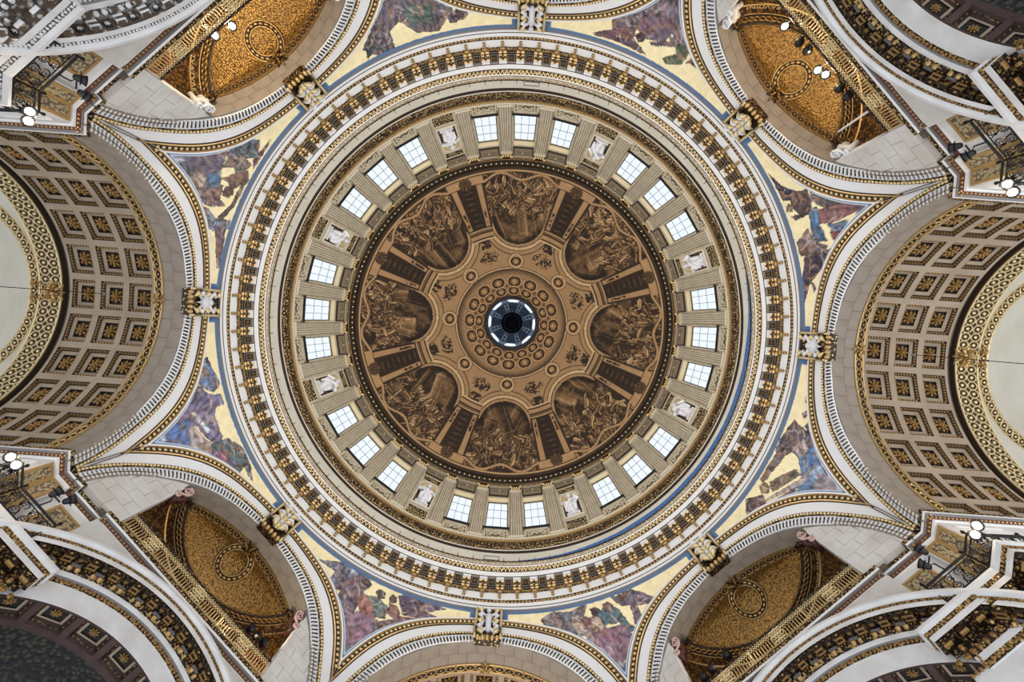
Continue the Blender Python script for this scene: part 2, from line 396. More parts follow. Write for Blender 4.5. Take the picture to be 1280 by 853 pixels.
mb = MB(); slab(mb, -1.06, 1.06, 36.74, 36.92, -.3, .2, 0); slab(mb, -1.0, 1.0, 36.62, 36.74, 0, .1, 1)
for s in (-1, 1): mb.bead(wallpt(s * 1.04, 36.8, .22), (.09, .09, .1), 0)
sill_me = mb.mesh('sill', ['lead_black', 'drum_stone'])
mb = MB(); slab(mb, -.9, .9, 42.0, 43.25, 0, .16, 0, .05); frame_slab(mb, .93, 41.95, 43.3, .1, .1, 1, .04)
mb.tube([wallpt(y, 42.6 + .2 * math.cos(y * 2.2), .2) for y in np.linspace(-.66, .66, 9)], [.03, .05, .07, .08, .08, .08, .07, .05, .03], 6, 2)
head_me = mb.mesh('head_panel', ['niche_shade', 'dark_umber', 'panel_relief'])
# pilaster: fluted shaft, base, capital
def flutes(z, wv, off):
    P = [(-wv, 0)]; nf = 6; g = 2 * wv / nf
    for k in range(nf):
        y = -wv + g * (k + .5)
        P += [(y - g * .36, off), (y - g * .22, off - .16), (y + g * .22, off - .16), (y + g * .36, off)]
    P += [(wv, 0)]; return [wallpt(y, z, o) for y, o in P]
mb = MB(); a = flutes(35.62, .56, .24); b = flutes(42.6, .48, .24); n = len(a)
mb.add(a + b, [(i, i + 1, n + i + 1, n + i) for i in range(n - 1)], [0 if i % 4 in (1, 2, 3) and 0 < i < n - 2 else 1 for i in range(n - 1)])  # shade of the flutes put into the colour: darker flutes, lighter fillets
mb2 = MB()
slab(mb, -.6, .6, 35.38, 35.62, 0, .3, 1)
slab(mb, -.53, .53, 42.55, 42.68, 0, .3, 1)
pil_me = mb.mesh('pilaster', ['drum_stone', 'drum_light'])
mb = MB(); slab(mb, -.46, .46, 42.66, 43.5, 0, .2, 1); slab(mb, -.58, .58, 43.46, 43.62, 0, .38, 1)
for k in range(5): mb.bead(wallpt(-.4 + .2 * k, 42.88, .26), (.09, .1, .22), 0, None, 5, 4)
for k in range(4): mb.bead(wallpt(-.33 + .22 * k, 43.15, .3), (.1, .1, .2), 0, None, 5, 4)
for s in (-1, 1): mb.bead(wallpt(s * .48, 43.36, .3), (.13, .15, .15), 0, None, 6, 4)
cap_me = mb.mesh('capital', ['gold_pale', 'gilt_umber'])
# window: frame, main bars, lead lattice, glass
def glaze(z): return Rw(z) + .42
mb = MB()
def wbar(mb, y0, z0, y1, z1, t, d, mi=0):
    a = np.array((glaze(z0), y0, z0)); b = np.array((glaze(z1), y1, z1)); mb.tube([a, b], t, 4, mi, cap=False)
for s in (-1, 1): wbar(mb, s * (yb - .03), ZW0, s * (yt - .03), ZW1, .05, .05)
wbar(mb, -yb, ZW0 + .03, yb, ZW0 + .03, .05, .05); wbar(mb, -yt, ZW1 - .03, yt, ZW1 - .03, .05, .05)
wframe_me = mb.mesh('window_frame', ['lead_black'])
wl = lambda z: yb + (yt - yb) * (z - ZW0) / (ZW1 - ZW0)
mb = MB()
for k in (1, 2): wbar(mb, wl(ZW0) * (-1 + 2 * k / 3), ZW0, wl(ZW1) * (-1 + 2 * k / 3), ZW1, .02, .03)
for z in (37.95, 39.2, 40.45): wbar(mb, -wl(z), z, wl(z), z, .02, .03)
wmunt_me = mb.mesh('muntin', ['lead_black'])
mb = MB()
for k in range(1, 12):
    f = -1 + 2 * k / 12; wbar(mb, wl(ZW0) * f, ZW0, wl(ZW1) * f, ZW1, .005, .01)
for k in range(1, 20):
    z = ZW0 + (ZW1 - ZW0) * k / 20; wbar(mb, -wl(z), z, wl(z), z, .005, .01)
wlead_me = mb.mesh('lead_lattice', ['lantern_blue'])
m, nt, b = newmat('glass'); out = nt.nodes['Material Output']
tr = nt.nodes.new('ShaderNodeBsdfTransparent'); tr.inputs[0].default_value = (.93, .96, 1, 1)
gl = nt.nodes.new('ShaderNodeBsdfGlossy'); gl.inputs['Roughness'].default_value = .1
mx = nt.nodes.new('ShaderNodeMixShader'); mx.inputs[0].default_value = .06
nt.links.new(tr.outputs[0], mx.inputs[1]); nt.links.new(gl.outputs[0], mx.inputs[2]); nt.links.new(mx.outputs[0], out.inputs['Surface']); MATS['glass'] = m
pane_mes = []
cols = [-1, -1 / 3, 1 / 3, 1]; rows = [ZW0, 37.95, 39.2, 40.45, ZW1]
for i in range(3):
    for j in range(4):
        P = [(glaze(z) + .012, wl(z) * f, z) for z, f in ((rows[j], cols[i]), (rows[j], cols[i + 1]), (rows[j + 1], cols[i + 1]), (rows[j + 1], cols[i]))]
        pane_mes.append(MB().add(P, [(0, 1, 2, 3)]).mesh('pane', ['glass']))
# niche bay
mb = MB(); NZ0, NZ1, NR = 37.3, 40.2, .74
N = 14; arc = [(NR * math.cos(PI * k / N), NZ1 + NR * math.sin(PI * k / N)) for k in range(N + 1)]  # right to left over the top
for s in (1, -1):
    half = [p for p in arc if s * p[0] > -1e-6]
    half = half if s == 1 else half[::-1]
    P = [wallpt(s * hw(35.4), 35.4), wallpt(s * hw(ZT), ZT), wallpt(0, ZT)] + [wallpt(y, z) for y, z in half[::-1]] + [wallpt(s * NR, NZ0), wallpt(0, NZ0), wallpt(0, 35.4)]
    mb.add(P, [tuple(range(len(P)))], 0)
G = []
for k in range(N + 1):
    a = PI * k / N; G.append([(Rw(z) + NR * .95 * math.sin(a), NR * math.cos(a), z) for z in np.linspace(NZ0, NZ1, 4)])
mb.grid(G, 1)
G = []
for k in range(N + 1):
    a = PI * k / N; G.append([(Rw(NZ1 + NR * math.sin(q)) + NR * .95 * math.sin(a) * math.cos(q), NR * math.cos(a) * math.cos(q), NZ1 + NR * math.sin(q)) for q in np.linspace(0, PI / 2, 8)])
mb.grid(G, 2)
mb.add([(Rw(NZ0) + NR * .95 * math.sin(PI * k / N), NR * math.cos(PI * k / N), NZ0) for k in range(N + 1)], [tuple(range(N + 1))], 0)
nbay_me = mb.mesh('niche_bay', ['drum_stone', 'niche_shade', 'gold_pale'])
mb = MB(); frame_slab(mb, .93, 35.5, 36.95, .07, 0, 0); slab(mb, -.84, .84, 35.6, 36.85, 0, .05, 1); nlow_me = mb.mesh('relief_panel', ['drum_light', 'niche_relief'])
mb = MB(); frame_slab(mb, .88, 41.15, 42.05, .06, 0, 0); slab(mb, -.8, .8, 41.22, 41.98, 0, .05, 1); nup_me = mb.mesh('relief_panel_upper', ['drum_light', 'niche_relief'])
mb = MB(); slab(mb, -.85, .85, 42.25, 43.2, 0, .16, 0); frame_slab(mb, .88, 42.2, 43.25, .1, .1, 1); mb.tube([wallpt(y, 42.6 + .2 * math.cos(y * 2.2), .2) for y in np.linspace(-.6, .6, 9)], .06, 6, 2); nhead_me = mb.mesh('niche_head', ['niche_shade', 'dark_umber', 'panel_relief'])
mb = MB()
mb.tube([wallpt(NR * 1.08 * math.cos(a), NZ1 + NR * 1.08 * math.sin(a), .05) for a in np.linspace(0, PI, 13)], .06, 5, 0)
for s in (-1, 1): slab(mb, s * NR * 1.08 - .1, s * NR * 1.08 + .1, NZ1 - .12, NZ1 + .06, -.1, .16, 0); slab(mb, s * NR * 1.08 - .05, s * NR * 1.08 + .05, NZ0, NZ1, 0, .06, 0)
slab(mb, -.85, .85, 37.08, 37.3, -.3, .16, 0)
nframe_me = mb.mesh('niche_frame', ['drum_light'])
wn = 0
NICHES = []
for j in range(32):
    a = rad(11.25 * j)
    if j % 4 == 2:
        NICHES.append(a); b = ob('niche', nbay_me, wall_drum, a)
        for nm, me in (('relief_panel', nlow_me), ('relief_panel', nup_me), ('head_panel', nhead_me), ('niche_frame', nframe_me)): ob(nm, me, b)
    else:
        b = ob('bay', bay_me, wall_drum, a)
        for nm, me in (('apron_panel', apron_me), ('sill', sill_me), ('head_panel', head_me)): ob(nm, me, b)
        wn += 1; wd = struct('window_%d' % wn, None, a)
        fr = ob('window_frame', wframe_me, wd); ob('muntin', wmunt_me, fr, kind='stuff'); ob('lead_lattice', wlead_me, fr, kind='stuff')
        for pm in pane_mes: ob('pane', pm, wd)
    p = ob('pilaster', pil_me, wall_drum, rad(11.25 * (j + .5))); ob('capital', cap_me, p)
# entablature under the dome
EN = ['gilt_umber', 'gold_dull', 'dark_umber', 'drum_stone', 'umber']
prof = [(16.1, 43.6, 3), (15.82, 43.6, 1), (15.8, 43.72, 3), (15.8, 43.85, 0), (15.78, 44.12, 1), (15.74, 44.18, 2), (15.72, 44.3, 2), (15.5, 44.34, 4), (15.42, 44.5, 2), (15.36, 44.52, 1), (15.3, 44.66, 4), (15.27, 44.72, 1), (15.22, 44.8, 2), (15.22, 44.95, 2), (15.3, 45.0, 2), (15.6, 44.98, 2)]
ent = struct('trim_3', MB().revolve(prof, 192).mesh('dome_entablature', EN))
ob('dentil_course', ring_beads(15.5, 44.4, (.1, .09, .12), 192).mesh('dent', ['gold_pale']), ent, kind='stuff')
ob('leaf_frieze', ring_beads(15.8, 43.97, (.05, .13, .12), 300).mesh('leaf2', ['gilt_fine']), ent, kind='stuff')
ob('bead_moulding', ring_beads(15.25, 44.75, (.05, .07, .06), 320).mesh('bead2', ['gold_dull']), ent, kind='stuff')
#DOME
# ================================================================== LANTERN beyond the oculus
ROC, ZOC = 3.66, 45.1 + math.sqrt(15.2 ** 2 - 3.66 ** 2)
prof = [(3.66, ZOC - .02, 2), (3.62, ZOC + .5, 2), (3.55, ZOC + .9, 2), (3.55, ZOC + 1.0, 2), (3.62, 70.5, 0)]
lan = struct('trim_4', MB().revolve(prof, 64).mesh('lantern_cone', ['lantern_blue', 'lantern_dark', 'oculus_brown']))
lw = struct('wall_lantern', None)
mb = MB(); A8 = rad(22.5)
def lpt(a, z): return (3.62 * math.cos(a), 3.62 * math.sin(a), z)
# ring wall of the lantern with eight arched openings
G = []; 
for s in (-1, 1):
    for k in range(6):
        a0 = s * (A8 * k / 6); a1 = s * (A8 * (k + 1) / 6)
        def zb(a):
            q = abs(a) / rad(13); return 70.5 if q >= 1 else 70.5
        def zt(a):
            q = abs(a) / rad(15); return 70.5 if q >= 1 else 74.0 + 5.4 * math.sqrt(max(0, 1 - q * q))
        mb.add([lpt(a0, zt(a0)), lpt(a1, zt(a1)), lpt(a1, 80.8), lpt(a0, 80.8)], [(0, 1, 2, 3)], 0)
lb_me = mb.mesh('lantern_bay', ['lantern_blue'])
mb = MB().add([(3.66, -.85, 70.5), (3.66, .85, 70.5), (3.66, 1.0, 80), (3.66, -1.0, 80)], [(0, 1, 2, 3)]); lg_me = mb.mesh('lantern_pane', ['glass'])
mb = MB()
def ldome(r): return 80.8 + 3.2 * math.sqrt(max(0, 1 - (r / 3.62) ** 2))
P = [(r * math.cos(rad(q)), r * math.sin(rad(q)), ldome(r) - .05) for q in (18, 27) for r in (3.5, 3.0, 2.5, 2.4, 2.05)]
for q in (17, 28): mb.tube([(r * math.cos(rad(q)), r * math.sin(rad(q)), ldome(r) - .04) for r in (3.55, 3.0, 2.5, 2.05)], .09, 4, 0)
for r in (3.3, 2.65, 2.05): mb.tube([(r * math.cos(rad(q)), r * math.sin(rad(q)), ldome(r) - .04) for q in (17, 20, 25, 28)], .08, 4, 0)
lr_me = mb.mesh('lantern_rib', ['lantern_rib'])
for k in range(8):
    ob('bay', lb_me, lw, rad(45 * k)); ob('pane', lg_me, lw, rad(45 * k)); ob('rib', lr_me, lw, rad(45 * k))
G = [[(r * math.cos(a), r * math.sin(a), ldome(r)) for r in (3.62, 3.4, 3.0, 2.5, 2.1, 1.95)] for a in np.linspace(0, 2 * PI, 48, endpoint=False)]
mb = MB().grid(G, 0, closed=True)
G = [[(2.08 * math.cos(a), 2.08 * math.sin(a), 83.2), (2.0 * math.cos(a), 2.0 * math.sin(a), 86), (1.1 * math.cos(a), 1.1 * math.sin(a), 87), (0.02 * math.cos(a), .02 * math.sin(a), 87.3)] for a in np.linspace(0, 2 * PI, 32, endpoint=False)]
mb.grid(G, 1, closed=True); struct('ceiling_lantern', mb.mesh('ceiling_lantern', ['lantern_panel', 'lantern_dark']))
for r, z in ((2.08, 83.2), (1.5, 86.4)):
    ob('ring', MB().tube([(r * math.cos(a), r * math.sin(a), z) for a in np.linspace(0, 2 * PI, 40, endpoint=False)], .06, 4, 0, closed=True).mesh('lring', ['lantern_blue']), lw)
ob('ring', ring_beads(3.56, ZOC + .45, (.05, .1, .1), 60).mesh('ocring', ['gold_dull']), lan, kind='stuff')
# ================================================================== THE EIGHT ARCHES
def clampy(y, x): l = x * T22; return max(-l, min(l, y))
def arch_pt(r, t, off=0.0):
    y = r * math.cos(t); z = ZC + r * math.sin(t)
    x = surf_x(min(abs(y), 7.2), z); y = clampy(y, x); x = surf_x(abs(y), z)
    return (x - off, y, z)
def t_spring(r, z=18.2): return math.asin((z - ZC) / r)
def arc_strip(mb, rows, mi, n=72, zs=18.2):
    """rows: (radius, offset towards the centre); strips between them along the arch"""
    G = []
    for k in range(n + 1):
        col = []
        for r, o in rows:
            t0 = t_spring(r, zs); t = t0 + (PI - 2 * t0) * k / n; col.append(arch_pt(r, t, o))
        G.append(col)
    G = np.array(G)
    for j in range(len(rows) - 1): mb.grid(G[:, j:j + 2], mi[j])
mb = MB()
arc_strip(mb, [(6.5, -.05), (6.5, .0), (6.53, .0), (6.535, -.03), (6.9, -.03), (6.9, .06), (7.1, .1), (7.12, .06), (7.66, .05), (7.68, .12), (7.74, .13), (7.78, .1), (8.02, .06), (8.04, .16), (8.12, .17), (8.14, -.02)],
          [0, 0, 0, 4, 0, 2, 0, 0, 1, 3, 3, 1, 3, 0, 0])
arch_me = mb.mesh('archivolt', ['white_paint', 'umber', 'gilt_fine', 'gold', 'dark_umber'])
def arch_axes(t):
    return np.array([(-1, 0, 0), (0, math.cos(t), math.sin(t)), (0, -math.sin(t), math.cos(t))], float)  # out, radial, tangent
mb = MB(); N = 110; t0 = t_spring(6.7)
for k in range(N):
    t = t0 + (PI - 2 * t0) * (k + .5) / N
    mb.box(arch_pt(6.71, t, .0), (.035, .18, .04), 0, arch_axes(t))
comb_me = mb.mesh('dentil_course', ['white_paint'])
mb = MB(); N = 96; t0 = t_spring(7.9)
for k in range(N):
    t = t0 + (PI - 2 * t0) * (k + .5) / N; y = 7.9 * math.cos(t)
    if abs(y) > 6.95: continue
    mb.bead(arch_pt(7.9, t, .1), (.05, .1, .085), 0, arch_axes(t), 5, 3)
eggs_me = mb.mesh('egg_moulding', ['gold_pale'])
mb = MB(); N = 130; t0 = t_spring(7.0)
for k in range(N):
    t = t0 + (PI - 2 * t0) * (k + .5) / N
    mb.bead(arch_pt(7.0, t, .12), (.05, .075, .07), 0, arch_axes(t), 5, 3)
leaf_me = mb.mesh('leaf_moulding', ['gold_pale'])
# face of the octagon behind the mouldings
mb = MB(); G = []
for k in range(73):
    t0 = t_spring(6.5, 18.0); t = t0 + (PI - 2 * t0) * k / 72; G.append([arch_pt(6.5 if q == 0 else 6.5 + 1.64 * q, t, -.1) for q in (0, .33, .66, 1)])
mb.grid(G, 0)
face_me = mb.mesh('arch_face', ['white_stone'])
# one soffit stone, copied round the arch
NV = 19; dA = (PI - 2 * math.asin(.7 / 6.5)) / NV
def stone_mesh(x0, x1, da, nm, mt):
    mb = MB(); g = .006; V = []
    for x in (x0 + g, x1 - g):
        for a in (-da / 2 + g / 6.5, 0, da / 2 - g / 6.5):
            for r in (RI, RI + .25): V.append((x, r * math.sin(a), r * math.cos(a)))
    F = []
    for i in range(2):
        b = i * 2
        F += [(b, b + 2, b + 8, b + 6), (b + 1, b + 7, b + 9, b + 3)]
    F += [(0, 1, 3, 2), (2, 3, 5, 4), (6, 8, 9, 7), (8, 10, 11, 9), (0, 6, 7, 1), (4, 5, 11, 10)]
    mb.add(V, F); return mb.mesh(nm, [mt])
mb = MB(); mb.grid([[(x, 6.66 * math.sin(a), ZC + 6.66 * math.cos(a)) for x in (17.0, 18.4)] for a in np.linspace(-1.5, 1.5, 48)], 0)
mortar_me = mb.mesh('mortar_bed', ['dark_stone'])
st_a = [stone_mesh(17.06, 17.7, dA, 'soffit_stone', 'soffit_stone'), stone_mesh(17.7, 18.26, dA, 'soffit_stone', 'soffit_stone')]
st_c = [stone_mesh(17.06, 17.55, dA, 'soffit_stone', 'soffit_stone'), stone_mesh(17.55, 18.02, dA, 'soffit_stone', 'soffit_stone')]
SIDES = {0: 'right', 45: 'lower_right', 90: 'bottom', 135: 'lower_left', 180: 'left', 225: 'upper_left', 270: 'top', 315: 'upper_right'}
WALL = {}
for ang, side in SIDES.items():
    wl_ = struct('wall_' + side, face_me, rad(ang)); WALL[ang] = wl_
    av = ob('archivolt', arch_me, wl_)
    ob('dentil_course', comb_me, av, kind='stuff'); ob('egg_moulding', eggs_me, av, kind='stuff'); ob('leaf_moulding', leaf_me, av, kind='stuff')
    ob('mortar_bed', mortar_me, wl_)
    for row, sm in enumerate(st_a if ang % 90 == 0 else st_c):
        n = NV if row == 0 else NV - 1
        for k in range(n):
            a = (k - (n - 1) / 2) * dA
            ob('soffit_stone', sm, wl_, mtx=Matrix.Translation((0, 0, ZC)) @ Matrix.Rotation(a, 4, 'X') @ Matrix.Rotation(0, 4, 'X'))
# the spandrels carry the mosaics
def ext_z(th):
    """lower limit of the spandrel at angle th from the arch axis (radians)"""
    lo, hi = 18.5, 26.0
    for _ in range(40):
        z = (lo + hi) / 2
        # find y at this height on the surface
        y = 3.0
        for _ in range(6): y = surf_x(min(y, 7.3), z) * math.tan(th)
        if y * y + (z - ZC) ** 2 < 8.13 ** 2: lo = z
        else: hi = z
    return hi
def span_pt(th, z):
    y = 3.0
    for _ in range(7): y = surf_x(min(y, 7.3), z) * math.tan(th)
    x = surf_x(min(y, 7.3), z); return x, y
#MOSAICS
# keystone fillers between mosaics: plain blue-grey face behind the keystone
mb = MB(); G = []
for y in np.linspace(-1.05, 1.05, 7):
    z0 = ZC + math.sqrt(8.1 ** 2 - y * y); G.append([(surf_x(abs(y), z) + .01, y, z) for z in np.linspace(z0, ZTOP, 4)])
key_face = MB().grid(G).mesh('key_face', ['blue_band'])
for ang in SIDES: ob('key_panel', key_face, WALL[ang])

# ------------------------------------------------------------------ barrel vaults of the four great arms
def cyl(x, a, r=RI): return (x, r * math.sin(a), ZC + r * math.cos(a))
def cyl_slab(mb, x0, x1, a0, a1, r0, r1, mi, n=2):
    A = np.linspace(a0, a1, n + 1); V = []
    for a in A:
        for r in (r0, r1):
            for x in (x0, x1): V.append(cyl(x, a, r))
    F = []
    for k in range(n):
        b = 4 * k; F += [(b, b + 1, b + 5, b + 4), (b + 2, b + 6, b + 7, b + 3), (b, b + 4, b + 6, b + 2), (b + 1, b + 3, b + 7, b + 5)]
    F += [(0, 2, 3, 1), (4 * n, 4 * n + 1, 4 * n + 3, 4 * n + 2)]
    mb.add(V, F, mi)
AM = rad(83.5)
XC = [19.48, 20.97, 22.46]; HX, HA = .60, rad(6.55); PA = rad(16.0)
mb = MB()
def full_arc(mb, x0, x1, r0, r1, mi, n=48): cyl_slab(mb, x0, x1, -AM, AM, r0, r1, mi, n)
full_arc(mb, 18.72, XC[0] - HX, RI, RI + .5, 0)
full_arc(mb, XC[0] + HX, XC[1] - HX, RI, RI + .5, 0); full_arc(mb, XC[1] + HX, XC[2] - HX, RI, RI + .5, 0)
full_arc(mb, XC[2] + HX, 23.2, RI, RI + .5, 0); full_arc(mb, 23.2, 23.56, RI + .28, RI + .5, 1)  # end gap: its shadow put into the colour as dark stone
for k in range(-6, 6):
    a = (k + .5) * PA
    if abs(a) - (PA / 2 - HA) > AM: continue
    for x in XC: cyl_slab(mb, x - HX, x + HX, max(-AM, a - PA / 2 + HA), min(AM, a + PA / 2 - HA), RI, RI + .5, 0, 2)
vault_me = mb.mesh('vault_ribs', ['vault_stone', 'dark_stone'])
mb = MB()   # coffer seen in its own frame: x along the vault, y round it, z into the vault
hx, hy = HX, RI * HA
pl2 = lambda u, v, d: (u, v, d)
rect_loft(mb, [(hx, hy, 0, 1), (hx - .11, hy - .13, .17, 0), (hx - .13, hy - .15, .17, 0), (hx - .25, hy - .3, .24, 1), (hx - .27, hy - .32, .36, 1)], pl2)
for s in (-1, 1):
    for k in range(9):
        mb.box((s * (hx - .055), (k - 4) * .145, .085), (.045, .045, .05), 2)
    for k in range(7): mb.box(((k - 3) * .15, s * (hy - .06), .085), (.045, .045, .05), 2)
rosette(mb, (0, 0, .33), .4, [(1, 0, 0), (0, 1, 0), (0, 0, -1)], 2, 8, .5)
for sx in (-1, 1):
    for sy in (-1, 1): mb.bead((sx * .22, sy * .27, .32), (.1, .1, .07), 3, None, 5, 3)
coffer_me = mb.mesh('coffer', ['vault_stone', 'dark_umber', 'gold_dull', 'gilt_mid'])
def guilloche(x0, x1, rows, n, r, mtA, mtB, sc_=1.0):
    """band of interlaced rings round the vault"""
    mb = MB(); full_arc(mb, x0, x1, r, r + .65, 0, 48)
    full_arc(mb, x0, x0 + .06, r - .06, r, 1, 48); full_arc(mb, x1 - .06, x1, r - .06, r, 1, 48)
    wv = (x1 - x0 - .12) / rows
    for q in range(rows):
        xc = x0 + .06 + wv * (q + .5)
        for k in range(n):
            a = -AM + 2 * AM * (k + .5) / n; P = []
            for j in range(9):
                b = 2 * PI * j / 9; P.append(cyl(xc + wv * .46 * math.cos(b), a + (AM / n) * 1.0 * math.sin(b), r - .03))
            mb.tube(P, .035, 4, 1, closed=True)
            mb.bead(cyl(xc, a, r - .02), (wv * .18, wv * .18, .06), 1, None, 5, 3)
    return mb.mesh('guilloche_band', [mtA, mtB])
gui1 = guilloche(18.26, 18.72, 1, 36, RI, 'dark_umber', 'gold')
gui2 = guilloche(23.56, 24.75, 2, 44, RI - .02, 'umber', 'gold_pale')
# saucer vault beyond: pendentives, ring and shallow dome
XS, RS = 29.95, 8.32; ZR = ZC + 6.5; rr_ = 5.15
mb = MB(); G = []
for k in range(49):
    a = PI / 2 + (k / 48) * PI; ca, sa = math.cos(a), math.sin(a); col = []
    # from the ring down the sphere until the arch plane or the side plane
    q0 = math.acos(min(1, (ZR - ZC) / RS))
    hz = max(-ca, 1e-6); lim = min(rr_ / hz if hz > 1e-3 else 99, 6.5 / max(abs(sa), 1e-3)); lim = min(lim, RS * .985)
    qe = math.asin(min(1, max(lim, RS * math.sin(q0)) / RS))
    for q in np.linspace(q0, qe, 7): col.append((XS + RS * math.sin(q) * ca, RS * math.sin(q) * sa, ZC + RS * math.cos(q)))
    G.append(col)
mb.grid(G, 0)
pend_me = mb.mesh('pendentive', ['cream_stone'])
mb = MB(); A = np.linspace(0, 2 * PI, 96, endpoint=False); rq = RS * math.sin(math.acos((ZR - ZC) / RS))
def ringp(R, z): return [(XS + R * math.cos(a), R * math.sin(a), z) for a in A]
for (R0, z0), (R1, z1), mi in (((rq, ZR), (rq - .05, ZR - .06), 1), ((rq - .05, ZR - .06), (rq - .5, ZR + .02), 0), ((rq - .5, ZR + .02), (rq - .56, ZR - .02), 1), ((rq - .56, ZR - .02), (rq - .62, ZR + .3), 1)):
    mb.grid(np.stack([ringp(R0, z0), ringp(R1, z1)], 1), mi, closed=True)
for k in range(72):
    a = 2 * PI * k / 72; c = np.array((XS + (rq - .28) * math.cos(a), (rq - .28) * math.sin(a), ZR - .05))
    e = np.array((math.cos(a), math.sin(a), 0)); t = np.array((-math.sin(a), math.cos(a), 0))
    mb.tube([c + e * .19 * math.cos(b) + t * .2 * math.sin(b) for b in np.linspace(0, 2 * PI, 8, endpoint=False)], .035, 4, 1, closed=True)
    mb.bead(c, (.08, .08, .05), 1, None, 5, 3)
sring_me = mb.mesh('saucer_ring', ['gilt_umber', 'gold_pale'])
G = []
for a in A: G.append([(XS + R * math.cos(a), R * math.sin(a), ZR + .3 + 1.5 * (1 - (R / (rq - .6)) ** 2)) for R in np.linspace(rq - .6, .01, 8)])
scap_me = MB().grid(G, 0, closed=True).mesh('saucer_cap', ['cream_stone'])
mb = MB()   # side walls of the arm below the springing and lunette walls under the saucer
for s in (-1, 1):
    mb.add([(17.6, s * 6.75, 10.5), (26, s * 6.75, 10.5), (26, s * 6.75, 18.3), (17.6, s * 6.75, 18.3)], [(0, 1, 2, 3)])
    mb.add([(17.6, s * 6.5, 18.2), (24.8, s * 6.5, 18.2), (24.8, s * 6.75, 18.2), (17.6, s * 6.75, 18.2)], [(0, 1, 2, 3)])
for s in (-1, 1):
    mb.add([(24.6, s * 6.6, 10.5), (35.4, s * 6.6, 10.5), (35.4, s * 6.6, 24.6), (24.6, s * 6.6, 24.6)], [(0, 1, 2, 3)])
mb.add([(35.4, -6.6, 19.5), (35.4, 6.6, 19.5), (35.4, 6.6, 24.6), (35.4, -6.6, 24.6)], [(0, 1, 2, 3)])
armwall_me = mb.mesh('arm_wall', ['wall_stone'])
def ornament(mb, c, X, r, n, mi0, mi1):
    """carved boss of leaves"""
    X = np.asarray(X, float); c = np.asarray(c, float)
    for ring, (q, m, l) in enumerate(((1.0, n, .4), (.62, n - 2, .34), (.3, 5, .26))):
        for k in range(m):
            a = 2 * PI * (k + .5 * ring) / m; d = X[0] * math.cos(a) + X[1] * math.sin(a); e = -X[0] * math.sin(a) + X[1] * math.cos(a)
            mb.bead(c + d * r * q * .7 + X[2] * r * .15 * ring, (r * l, r * .16, r * .14), (mi0, mi1)[(k + ring) % 2], np.array([d, e, X[2]]), 5, 4)
    mb.bead(c + X[2] * r * .4, (r * .22, r * .22, r * .2), mi1, X, 6, 4)
for ang in (0, 90, 180, 270):
    side = SIDES[ang]; vt = struct('ceiling_' + side, vault_me, rad(ang))
    ob('guilloche_band', gui1, vt); ob('guilloche_band', gui2, vt)
    for x in XC:
        for k in range(-5, 6):
            a = k * PA; R_ = Matrix.Translation((0, 0, ZC)) @ Matrix.Rotation(-a, 4, 'X') @ Matrix.Translation((x, 0, RI))
            ob('coffer', coffer_me, vt, mtx=R_)
    sv = struct('ceiling_saucer_' + side, scap_me, rad(ang)); ob('pendentive', pend_me, sv); ob('saucer_ring', sring_me, sv)
    ob('arm_wall', armwall_me, WALL[ang])
    mb = MB(); ornament(mb, (24.0, 0, ZC + RI - .08), [(1, 0, 0), (0, 1, 0), (0, 0, -1)], .62, 10, 0, 1)
    for s in (-1, 1): ornament(mb, (24.95, s * .35, ZC + RI - .1), [(1, 0, 0), (0, 1, 0), (0, 0, -1)], .3, 7, 0, 1)
    ob('boss', mb.mesh('boss', ['gold', 'gold_dull']), vt)
    mb = MB(); ornament(mb, (18.5, 0, ZC + RI - .06), [(1, 0, 0), (0, 1, 0), (0, 0, -1)], .36, 8, 0, 1); ob('boss', mb.mesh('small_boss', ['gold', 'gold_dull']), vt)
# ================================================================== DIAGONAL BAYS (local frame: x outward, y along the face)
def sweep_plan(mb, path, prof, caps=True):
    """path: plan points, inward normal on the right of the travel; prof: (offset inward, z, mat)"""
    P = np.array(path, float); N = len(P); d = np.diff(P, axis=0); d /= np.linalg.norm(d, axis=1)[:, None]
    n = np.stack([d[:, 1], -d[:, 0]], 1); O = np.zeros((N, 2)); O[0] = n[0]; O[-1] = n[-1]
    for i in range(1, N - 1): O[i] = (n[i - 1] + n[i]) / (1 + n[i - 1] @ n[i])
    for k in range(len(prof) - 1):
        p, q = prof[k], prof[k + 1]
        G = [[(*(P[i] + O[i] * p[0]), p[1]), (*(P[i] + O[i] * q[0]), q[1])] for i in range(N)]
        mb.grid(G, p[2])
    if caps:
        for i in (0, N - 1):
            F = [(*(P[i] + O[i] * p[0]), p[1]) for p in prof] + [(*(P[i] + O[i] * -1.0), prof[-1][1]), (*(P[i] + O[i] * -1.0), prof[0][1])]
            mb.add(F, [tuple(range(len(F)))], prof[-2][2])
UP = [(-.2, 18.3, 1), (0, 18.27, 1), (-.02, 18.12, 0), (-.03, 18.02, 2), (-.14, 18.01, 3), (-.24, 17.9, 0), (-.25, 17.8, 0), (-.32, 17.78, 0)]
UPM = ['white_paint', 'gilt_fine', 'shade_grey', 'oxblood']
def path_beads(mb, path, off, z, sp, r, mi=0):
    P = np.array(path, float)
    for i in range(len(P) - 1):
        d = P[i + 1] - P[i]; L = np.linalg.norm(d); d = d / L; n = np.array((d[1], -d[0])); k = max(1, int(L / sp))
        for j in range(k):
            c = P[i] + d * L * (j + .5) / k + n * off
            mb.bead((c[0], c[1], z), r, mi, np.array([(n[0], n[1], 0), (d[0], d[1], 0), (0, 0, 1)]), 5, 3)
YJ = 4.35
gpath = [(17.5, -4.87), (17.11, -4.87), (17.11, 4.87), (17.5, 4.87)]
